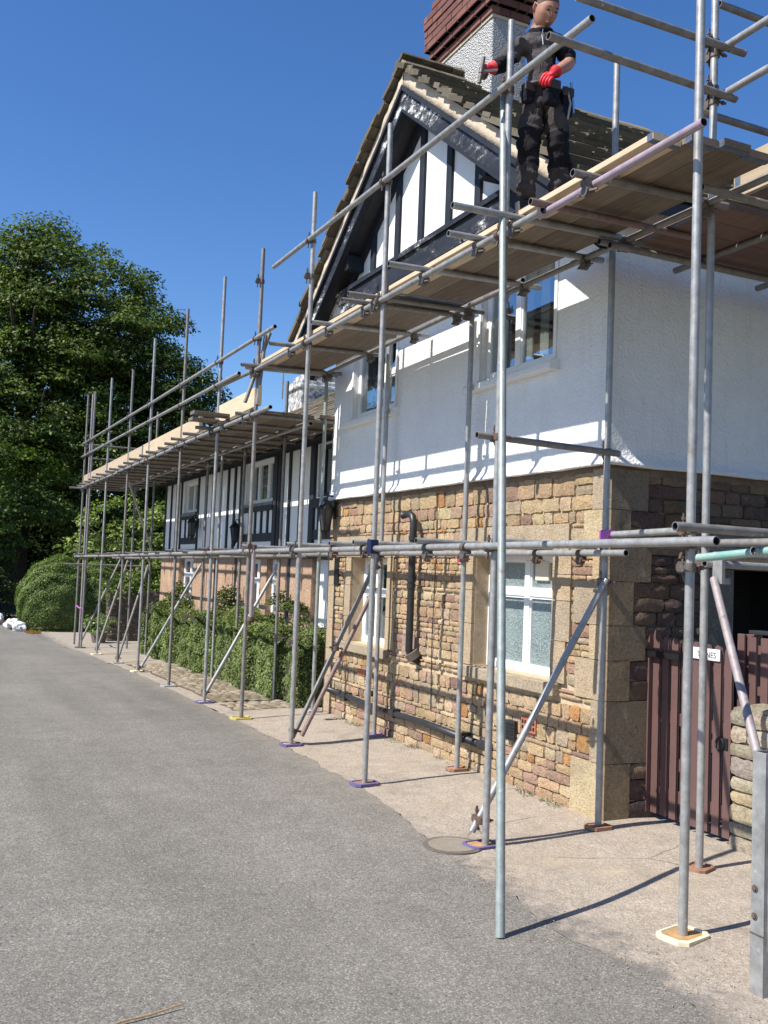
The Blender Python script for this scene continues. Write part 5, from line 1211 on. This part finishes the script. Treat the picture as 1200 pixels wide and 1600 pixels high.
    spk = g.random(n) < .02; z = np.where(spk & ~face, z+g.random(n)*.16, z)
    C = np.stack([x, y, z], 1); nn = np.stack([np.where(face, -.8, -.1), np.where(end, -.7, -.15), np.where(face, .35, .9)], 1)+g.normal(size=(n, 3))*.42; nn /= np.linalg.norm(nn, axis=1)[:, None]
    kk = np.clip(.95+.5*np.sin(y*2.9+1)*np.sin(z*4+y)*.5+g.normal(size=n)*.1, .5, 1.5)
    leaf_mesh('foliage', C, nn, 0.033*g.uniform(.6, 1.4, n)*(1+(y-11.7)*.05), leaf_cols(g, n, (.115, .15, .05), (.22, .27, .095), kk), parent=t, seed=3)
    MB().box((4.55, 11.9, -.3), (4.95, 22.4, .80)).build('inner_twigs', 'bark', t)
    # taller shoots by the cottage wall
    a = clumpy([((4.95, 14.0, 1.0), (.16, .7, .42)), ((4.92, 17.0, 1.0), (.16, .7, .38)), ((4.9, 20.6, 1.05), (.2, .7, .35))], 14, .06, 33, (.05, .08, .02), (.11, .15, .04), clump_r=(.1, .2), per=2600, fill=.3)
    o = leaf_mesh('foliage', *a, parent=t)
    # potted shrub and stone pier by the drive
    p = thing('garden_wall', 'dark weathered garden wall topped with creeper at the drive beyond the hedge', 'wall', (5.5, 27, -.4))
    a = clumpy([((5.5, 27.2, 1.15), (1.2, .3, .42)), ((4.8, 27.1, .95), (.5, .3, .3))], 7, .10, 55, (.06, .10, .02), (.15, .20, .045), clump_r=(.2, .35), per=420)
    w2 = thing('creeper', 'leafy creeper spilling over the dark garden wall beside the drive', 'plant', (5.5, 27.2, 1)); leaf_mesh('foliage', *a, parent=w2)
    m = MB().box((4.5, 27.0, -.5), (6.6, 27.5, .98)).build('core', 'mortar_dark', p); r = random.Random(5)
    for P, a0, a1 in ((lambda u, v, d: (u, 27.0-d, v), 4.5, 6.6), (lambda u, v, d: (4.5-d, u, v), 27.0, 27.5)):
        for c in cells_wall(a0, a1, -.45, .98, [], (.10, .16), (.22, .4), r): q = MB(); stone_mesh(q, P, c, r, tuple(v*.55 for v in (.2, .17, .13)), .01, .03, .02); q.build('stone', 'stone_face', m, usecol=True)
    s = thing('potted_shrub', 'pale leafy shrub in a pot against the dark pier on the drive', 'plant', (4.15, 26.3, -.38))
    MB().tube((4.15, 26.3, -.40), (4.15, 26.3, -.1), .16, 14, False, 0, 0, .22).build('pot', 'drain_iron', s)
    a = clumpy([((4.15, 26.3, .12), (.42, .35, .25))], 14, .09, 34, (.10, .15, .05), (.26, .32, .14), clump_r=(.12, .2), per=900); leaf_mesh('foliage', *a, parent=s)
    # conifer hedge added out of view to keep sky light off the side wall
    t = thing('added_shade_hedge', 'tall dark conifer hedge added out of view to shade the side wall', 'hedge', (9, -1.5, 0))
    a = clumpy([((x, -1.8, 2.6), (1.4, 1.0, 2.9)) for x in (6.2, 8.0, 9.8, 11.6, 13.4)], 2.2, .12, 77, (.02, .04, .012), (.05, .08, .022), clump_r=(.35, .6), per=260); leaf_mesh('foliage', *a, parent=t)
    # white boulders/sacks by the road
    rr = random.Random(9)
    for k, (x, y, z, s) in enumerate(((2.62, 31.3, -.33, .22), (2.42, 32.4, -.31, .21), (2.15, 34.9, -.32, .24), (2.5, 31.9, -.22, .15))):
        m = MB(); n = 18; vs = []; fs = []
        for i in range(n+1):
            for j in range(n):
                th = math.pi*i/n; ph = math.tau*j/n; v = Vector((math.sin(th)*math.cos(ph), math.sin(th)*math.sin(ph), math.cos(th)*.75)); v *= s*(1+.4*mnoise.noise(v*1.6+Vector((k*9, 0, 0)))+.15*mnoise.noise(v*5+Vector((k*9, 3, 0)))); vs.append(v+Vector((x, y, z)))
        for i in range(n):
            for j in range(n): fs.append((i*n+j, i*n+(j+1) % n, (i+1)*n+(j+1) % n, (i+1)*n+j))
        o = m.add(vs, fs).build('white_boulder', 'rock_white'); tag(o, ['white painted boulder at the foot of the round bush, nearest the drive', 'white painted boulder half under the round bush, second along the verge', 'white painted boulder farthest along the verge at the left edge', 'small white boulder perched behind the nearest one by the round bush'][k], 'boulder')
    # leaf litter
    g = np.random.default_rng(4); n = 2500; y = 30+8*g.random(n); x = np.array([edge(q) for q in y])+.05+.35*g.random(n)-.12
    C = np.stack([x, y, gyv(y)+.02+.02*g.random(n)], 1); nn = np.stack([g.normal(size=n)*.3, g.normal(size=n)*.3, np.ones(n)], 1); nn /= np.linalg.norm(nn, axis=1)[:, None]
    o = leaf_mesh('leaf_litter', C, nn, .07*g.uniform(.6, 1.3, n), leaf_cols(g, n, (.22, .09, .03), (.36, .17, .07))); tag(o, 'brown fallen leaves along the far lane verge', kind='stuff')
    # bright green weeds at the base of the bush
    a = clumpy([((3.2, 30.95, -.4), (.5, .12, .06)), ((4.4, 30.9, -.4), (.5, .1, .05))], 12, .05, 40, (.12, .20, .02), (.26, .34, .05), clump_r=(.08, .14), per=2500); o = leaf_mesh('weeds', *a); tag(o, 'bright green weeds along the foot of the round bush', kind='stuff')
    # moss and weeds at the wall foot
    g = np.random.default_rng(6); n = 1300; y = 5.9+5.3*g.random(n)**1.2; m = np.sin(y*5)+np.sin(y*13+1) > .2; y = y[m]; n = len(y)
    C = np.stack([WX-.03-.05*np.abs(g.normal(size=n)), y, .035+.02*g.random(n)], 1); nn = g.normal(size=(n, 3))*.5+np.array([-.5, -.2, .7]); nn /= np.linalg.norm(nn, axis=1)[:, None]
    o = leaf_mesh('wall_foot_weeds', C, nn, .018*g.uniform(.6, 1.3, n), leaf_cols(g, n, (.07, .09, .03), (.16, .15, .06))); tag(o, 'small weeds and moss along the foot of the stone wall', kind='stuff')
def gyv(y): return np.interp(y, [-1000, 11, 12.7, 14.8, 17.4, 19.5, 22, 24.6, 31, 45, 1e4], [0, 0, -.05, -.09, -.14, -.2, -.27, -.35, -.45, -.6, -.6])
build_plants()

# ------------------------------------------------------------------ the worker
def skin_body(name, nodes, edges, parent=None, levels=2):
    """nodes: {key:(pos, (rx,ry))}"""
    keys = list(nodes); me = bpy.data.meshes.new(name); me.from_pydata([nodes[k][0] for k in keys], [(keys.index(a), keys.index(b)) for a, b in edges], [])
    o = bpy.data.objects.new(name, me); COL.objects.link(o); sk = o.modifiers.new('skin', 'SKIN'); sk.use_smooth_shade = True; sk.branch_smoothing = .6
    for i, k in enumerate(keys):
        sv = me.skin_vertices[0].data[i]; r = nodes[k][1]; sv.radius = r if isinstance(r, (tuple, list)) else (r, r); sv.use_root = (i == 0)
    sb = o.modifiers.new('subd', 'SUBSURF'); sb.levels = levels; sb.render_levels = levels
    bpy.context.view_layer.update(); dg = bpy.context.evaluated_depsgraph_get(); me2 = bpy.data.meshes.new_from_object(o.evaluated_get(dg)); bpy.data.objects.remove(o)
    return me2
def build_worker():
    k = 1.038; S_ = lambda x, y, z: Vector((x*k, y*k, 1.8+(z-1.8)*k))
    P = thing('person', 'scaffolder in dark fleece, black work trousers and red gloves standing on the high deck', 'person', (3.72, 5.68, 4.27))
    J_ = None; J = dict(waist=S_(3.585, 5.40, 5.13), hipL=S_(3.535, 5.435, 5.0), hipR=S_(3.665, 5.37, 5.0), belly=S_(3.58, 5.405, 5.22), chest=S_(3.565, 5.395, 5.36), upper=S_(3.56, 5.395, 5.45), neck=S_(3.565, 5.39, 5.525),
             shL=S_(3.445, 5.45, 5.442), shR=S_(3.672, 5.335, 5.452), elL=S_(3.343, 5.50, 5.295), wrL=S_(3.226, 5.456, 5.205), elR=S_(3.748, 5.30, 5.305), wrR=S_(3.575, 5.237, 5.165),
             knL=S_(3.49, 5.39, 4.72), knR=S_(3.695, 5.335, 4.74), anL=S_(3.498, 5.43, 4.34), anR=S_(3.735, 5.39, 4.36), head=S_(3.572, 5.375, 5.60))
    nd = [('waist', .132, .108), ('hipL', .114, .106), ('hipR', .114, .106), ('belly', .138, .112), ('chest', .160, .125), ('upper', .142, .108), ('neck', .055, .055), ('shL', .084, .08), ('shR', .084, .08), ('elL', .070, .066), ('wrL', .052, .05), ('elR', .056, .052), ('wrR', .034, .032), ('knL', .082, .085), ('knR', .082, .085), ('anL', .070, .074), ('anR', .070, .074)]
    nodes = {n: (J[n], (a, b)) for n, a, b in nd}
    nodes['thL'] = (J['hipL'].lerp(J['knL'], .45), (.100, .100)); nodes['thR'] = (J['hipR'].lerp(J['knR'], .45), (.100, .100))
    nodes['caL'] = (J['knL'].lerp(J['anL'], .45)+Vector((.01, .012, 0)), (.078, .082)); nodes['caR'] = (J['knR'].lerp(J['anR'], .45)+Vector((.01, .012, 0)), (.078, .082))
    nodes['uaL'] = (J['shL'].lerp(J['elL'], .5), (.074, .072)); nodes['uaR'] = (J['shR'].lerp(J['elR'], .5)+Vector((.012, 0, 0)), (.074, .070)); nodes['foR'] = (J['elR'].lerp(J['wrR'], .4), (.046, .043)); nodes['foL'] = (J['elL'].lerp(J['wrL'], .5), (.054, .05))
    ed = [('waist', 'belly'), ('belly', 'chest'), ('chest', 'upper'), ('upper', 'neck'), ('upper', 'shL'), ('upper', 'shR'), ('shL', 'uaL'), ('uaL', 'elL'), ('elL', 'foL'), ('foL', 'wrL'), ('shR', 'uaR'), ('uaR', 'elR'), ('elR', 'foR'), ('foR', 'wrR'),
          ('waist', 'hipL'), ('waist', 'hipR'), ('hipL', 'thL'), ('thL', 'knL'), ('knL', 'caL'), ('caL', 'anL'), ('hipR', 'thR'), ('thR', 'knR'), ('knR', 'caR'), ('caR', 'anR')]
    me = skin_body('body', nodes, ed, levels=3)
    # clothes follow the body: cloth folds as real relief, colours by region
    segs = {'torso': [('waist', 'belly'), ('belly', 'chest'), ('chest', 'upper'), ('upper', 'shL'), ('upper', 'shR')], 'neck': [('upper', 'neck')], 'armL': [('shL', 'uaL'), ('uaL', 'elL'), ('elL', 'foL'), ('foL', 'wrL')], 'armR': [('shR', 'uaR'), ('uaR', 'elR')], 'foreR': [('elR', 'foR'), ('foR', 'wrR')],
            'legs': [('waist', 'hipL'), ('waist', 'hipR'), ('hipL', 'thL'), ('thL', 'knL'), ('knL', 'caL'), ('caL', 'anL'), ('hipR', 'thR'), ('thR', 'knR'), ('knR', 'caR'), ('caR', 'anR')]}
    pos = {n: v[0] for n, v in nodes.items()}
    mats = ['fleece_grey', 'cloth_black', 'skin', 'trouser', 'trouser_patch']
    for m in mats: me.materials.append(MATS[m])
    rad = {n: sum(v[1])/2 for n, v in nodes.items()}
    def near(p):
        best = (9, None, 0)
        for reg, ss in segs.items():
            for a, b in ss:
                A, B = pos[a], pos[b]; t = max(0, min(1, (p-A).dot(B-A)/(B-A).length_squared)); d = (p-(A+(B-A)*t)).length-(rad[a]*(1-t)+rad[b]*t)
                if d < best[0]: best = (d, reg, t)
        return best
    viewr = Vector((.906, -.423, 0))
    for v in me.vertices:
        p = v.co; w = .020 if p.z > S_(0, 0, 5.08).z else .024
        d = mnoise.noise(Vector((p.x*9, p.y*9, p.z*19)))*w+mnoise.noise(Vector((p.x*20, p.y*20, p.z*34+5)))*w*.5
        reg = near(p)[1]
        if reg in ('foreR', 'neck'): d *= .1
        v.co = p+v.normal*d
    for f in me.polygons:
        p = f.center; d, reg, t = near(p)
        if p.z < S_(0, 0, 5.085).z and reg in ('torso', 'legs'): reg = 'legs'
        mi = {'torso': 0, 'armL': 0, 'armR': 1, 'foreR': 2, 'neck': 2, 'legs': 3}[reg]
        side = (p-pos['chest']).dot(viewr)
        if reg == 'torso' and (side > .07 or p.z > S_(0, 0, 5.475).z): mi = 1  # black shoulders; right flank also black, its shade painted onto the fleece
        if reg == 'armL' and p.z < pos['elL'].z+.01: mi = 1
        if reg == 'legs':
            for kn in ('knL', 'knR'):
                q = p-pos[kn]
                if -.16 < q.z < .07: mi = 4
        f.material_index = mi; f.use_smooth = True
    b = bpy.data.objects.new('body', me); COL.objects.link(b); b.parent = P; b.location = -origin_of(P)
    # head with a face, welded into the neck
    Hc = S_(3.578, 5.365, 5.655); f = Vector((-.02, -.80, -.56)).normalized(); up = Vector((.02, -.5, .87)); rt = f.cross(up).normalized(); up = rt.cross(f).normalized()
    def Hd(x, y, z): return Hc+(rt*x+f*y+up*z)*1.06
    vs = []; fs = []; nu, nv = 36, 26
    for i in range(nv+1):
        th = math.pi*i/nv
        for j in range(nu):
            ph = math.tau*j/nu; x, y, z = math.sin(th)*math.sin(ph), math.sin(th)*math.cos(ph), math.cos(th)
            w = .076; jaw = sm(.0, 1.0, -z); X_ = x*(w-.012*jaw*max(0, y+.2)); Y_ = y*.092; Z_ = z*.116
            if y < 0: Z_ *= (1-.18*jaw)
            fr = max(0, y)
            Y_ += fr*.012*jaw                      # chin forward
            Y_ -= .010*math.exp(-((abs(x)-.42)/.20)**2-((z-.10)/.10)**2)*fr       # sockets
            Y_ += .008*math.exp(-((z-.27)/.09)**2)*fr*math.exp(-(x/.6)**2)        # brow
            Y_ += .026*math.exp(-(x/.15)**2)*math.exp(-((z+.13)/.11)**2)*(y > 0)+.013*math.exp(-(x/.13)**2-((z-.05)/.13)**2)*(y > 0)   # nose
            Y_ += .006*math.exp(-(x/.32)**2-((z+.42)/.07)**2)*(y > 0)-.004*math.exp(-(x/.36)**2-((z+.50)/.03)**2)*(y > 0)+.005*math.exp(-(x/.28)**2-((z+.57)/.05)**2)*(y > 0)
            X_ += math.copysign(.004, x)*math.exp(-((abs(x)-.75)/.2)**2-((z+.08)/.15)**2)*fr
            vs.append(Hd(X_, Y_, Z_))
    for i in range(nv):
        for j in range(nu): fs.append((i*nu+j, i*nu+(j+1) % nu, (i+1)*nu+(j+1) % nu, (i+1)*nu+j))
    hb = MB().add(vs, fs); hb.path([Hd(0, -.02, -.05), Hd(0, -.03, -.12), pos['neck']+Vector((0, 0, -.03))], [.056, .054, .062], 14)
    head = hb.build('head', 'skin', P, smooth=True)
    for s in (-1, 1):
        MB().path([Hd(s*.072, -.008, .022), Hd(s*.086, -.018, .028), Hd(s*.087, -.022, .0), Hd(s*.078, -.010, -.030)], [.006, .009, .008, .005], 8).build('ear', 'skin', head, smooth=True)
        e = MB(); c = Hd(s*.030, .080, .013); e.path([c-rt*.013, c-rt*.006-f*-.002, c+rt*.006-f*-.002, c+rt*.013], [.002, .0055, .0055, .002], 8).build('eye', 'eye_dark', head, smooth=True)
        MB().path([Hd(s*.014, .091, .034), Hd(s*.030, .091, .038), Hd(s*.046, .080, .033)], [.003, .004, .002], 6).build('eyebrow', 'hair', head, smooth=True)
    MB().path([Hd(-.022, .088, -.055), Hd(-.008, .097, -.056), Hd(.008, .097, -.056), Hd(.022, .088, -.055)], [.002, .005, .005, .002], 8).build('mouth', 'lip', head, smooth=True)
    vs = []; fs = []; nu, nv = 30, 12
    for i in range(nv+1):
        for j in range(nu):
            ph = math.tau*j/nu; lim = .92+.56*(1-math.cos(ph))/1.; th = lim*i/nv; x, y, z = math.sin(th)*math.sin(ph), math.sin(th)*math.cos(ph), math.cos(th); e = 1.045 if i < nv else .98
            e += .03*mnoise.noise(Vector((x*9, y*9, z*9))); vs.append(Hd(x*.074*e, y*.092*e, z*.116*e))
    for i in range(nv):
        for j in range(nu): fs.append((i*nu+j, i*nu+(j+1) % nu, (i+1)*nu+(j+1) % nu, (i+1)*nu+j))
    MB().add(vs, fs).build('hair', 'hair', head, smooth=True)
    n0 = pos['neck']; MB().path([n0+Vector((math.cos(a)*.066, math.sin(a)*.066, -.012+.012*math.sin(a+1))) for a in np.linspace(0, math.tau, 15)], .017, 8).build('collar', 'cloth_black', P, smooth=True)
    MB().path([pos['neck']+Vector((-.035, -.068, -.03)), pos['upper']+Vector((-.055, -.098, -.01)), pos['chest']+Vector((-.06, -.118, .0))], .003, 6).build('zip', 'steel', P)
    # gloved hands
    def hand(name, wr, dirv, palm, mat, mat2, curl=1.):
        wr = Vector(wr); d = Vector(dirv).normalized(); pn = Vector(palm).normalized(); sd = d.cross(pn).normalized(); pn = sd.cross(d).normalized()
        nodes = {'w': (wr, (.040, .032)), 'p': (wr+d*.045, (.048, .028)), 'k': (wr+d*.085, (.047, .023))}; ed = [('w', 'p'), ('p', 'k')]
        m = skin_body(name, nodes, ed, levels=2); m.materials.append(MATS[mat]); g = bpy.data.objects.new(name, m); COL.objects.link(g); g.parent = P; g.location = -origin_of(P)
        for q in m.polygons: q.use_smooth = True
        for i, (o, ln) in enumerate(((-.033, .070), (-.011, .080), (.011, .075), (.032, .060))):
            a = wr+d*.082+sd*o; b1 = a+(d*math.cos(.5*curl)+pn*math.sin(.5*curl))*ln*.42; b2 = b1+(d*math.cos(1.5*curl)+pn*math.sin(1.5*curl))*ln*.34; b3 = b2+(d*math.cos(2.4*curl)+pn*math.sin(2.4*curl))*ln*.26
            MB().path([a-d*.02, a, b1, b2, b3], [.011, .0130, .0120, .0110, .0085], 8).build('finger', mat2, g, smooth=True)
        a = wr+d*.03-sd*.034; MB().path([a, a-sd*.022+d*.022+pn*.012, a-sd*.018+d*.048+pn*.028, a-sd*.004+d*.062+pn*.036], [.014, .013, .011, .008], 8).build('thumb', mat2, g, smooth=True)
        MB().path([wr+d*-.02, wr+d*.012], [.046, .038], 12).build('cuff', mat, g, smooth=True)
        return g
    gl = hand('glove', pos['wrL']+Vector((-.01, 0, 0)), (-.85, -.05, -.42), (.3, -.6, -.7), 'glove_red', 'glove_grey', .8)
    gr = hand('glove', pos['wrR'], (-.72, -.12, -.62), (.25, .5, -.55), 'glove_red', 'glove_red', .75)
    # spanner held in the left-of-picture hand
    sp = thing('spanner', 'short steel scaffold spanner gripped in the worker\'s grey and red glove', 'spanner', pos['wrL']+Vector((-.1, -.03, -.06)))
    c = pos['wrL']+Vector((-.095, -.035, -.065)); MB().tube(c+Vector((-.02, -.02, -.01)), c+Vector((.11, .0, .04)), .009, 10, False).build('handle', 'steel', sp, smooth='auto'); MB().tube(c+Vector((-.035, -.03, -.035)), c+Vector((-.028, -.03, .01)), .017, 10, True, 0, 0).build('socket', 'coupler_steel', sp, smooth='auto')
    # belt, pouches, strap
    wz = S_(0, 0, 5.10).z; cx, cy = pos['waist'].x, pos['waist'].y
    MB().path([Vector((cx+math.cos(a)*.142, cy+math.sin(a)*.128, wz+.012*math.sin(a*2))) for a in np.linspace(0, math.tau, 25)], .017, 8).build('belt', 'leather', P, smooth=True)
    for dx, dy, w, h in ((-.02, -.15, .055, .16), (.135, -.105, .045, .19), (-.14, -.04, .04, .13)):
        c = Vector((cx+dx, cy+dy, wz)); po = MB().box(c+Vector((-w, -.03, -h)), c+Vector((w, .03, .01))).build('pouch', 'cloth_black', P, bevel=.014); MB().box(c+Vector((-w-.003, -.036, -.05)), c+Vector((w+.003, -.02, .014))).build('flap', 'leather', po, bevel=.008)
    MB().path([Vector((cx+.12, cy-.13, wz+.02)), Vector((cx+.15, cy-.14, wz-.10)), Vector((cx+.13, cy-.14, wz-.22))], .008, 6).build('lanyard', 'pad_grey', P)
    MB().tube((cx+.165, cy-.12, wz+.06), (cx+.185, cy-.13, wz-.16), .010, 8, False).build('hammer_handle', 'steel', P)
    # boots
    for an in ('anL', 'anR'):
        a = pos[an]; fl = Vector((a.x, a.y, 4.272))
        fd = Vector((-.45, -.85, 0)).normalized(); m = skin_body('boot', {'h': (fl+Vector((0, 0, .05))-fd*.05, (.048, .045)), 'm': (fl+Vector((0, 0, .045))+fd*.05, (.048, .042)), 't': (fl+Vector((0, 0, .040))+fd*.145, (.045, .036)), }, [('h', 'm'), ('m', 't')]); m.materials.append(MATS['boot'])
        for q in m.polygons: q.use_smooth = True
        o = bpy.data.objects.new('boot', m); COL.objects.link(o); o.parent = P; o.location = -origin_of(P)
        MB().path([fl+Vector((0, 0, .06)), fl+Vector((0, 0, .14))], [.062, .070], 14).build('boot_cuff', 'boot', o, smooth=True)
build_worker()
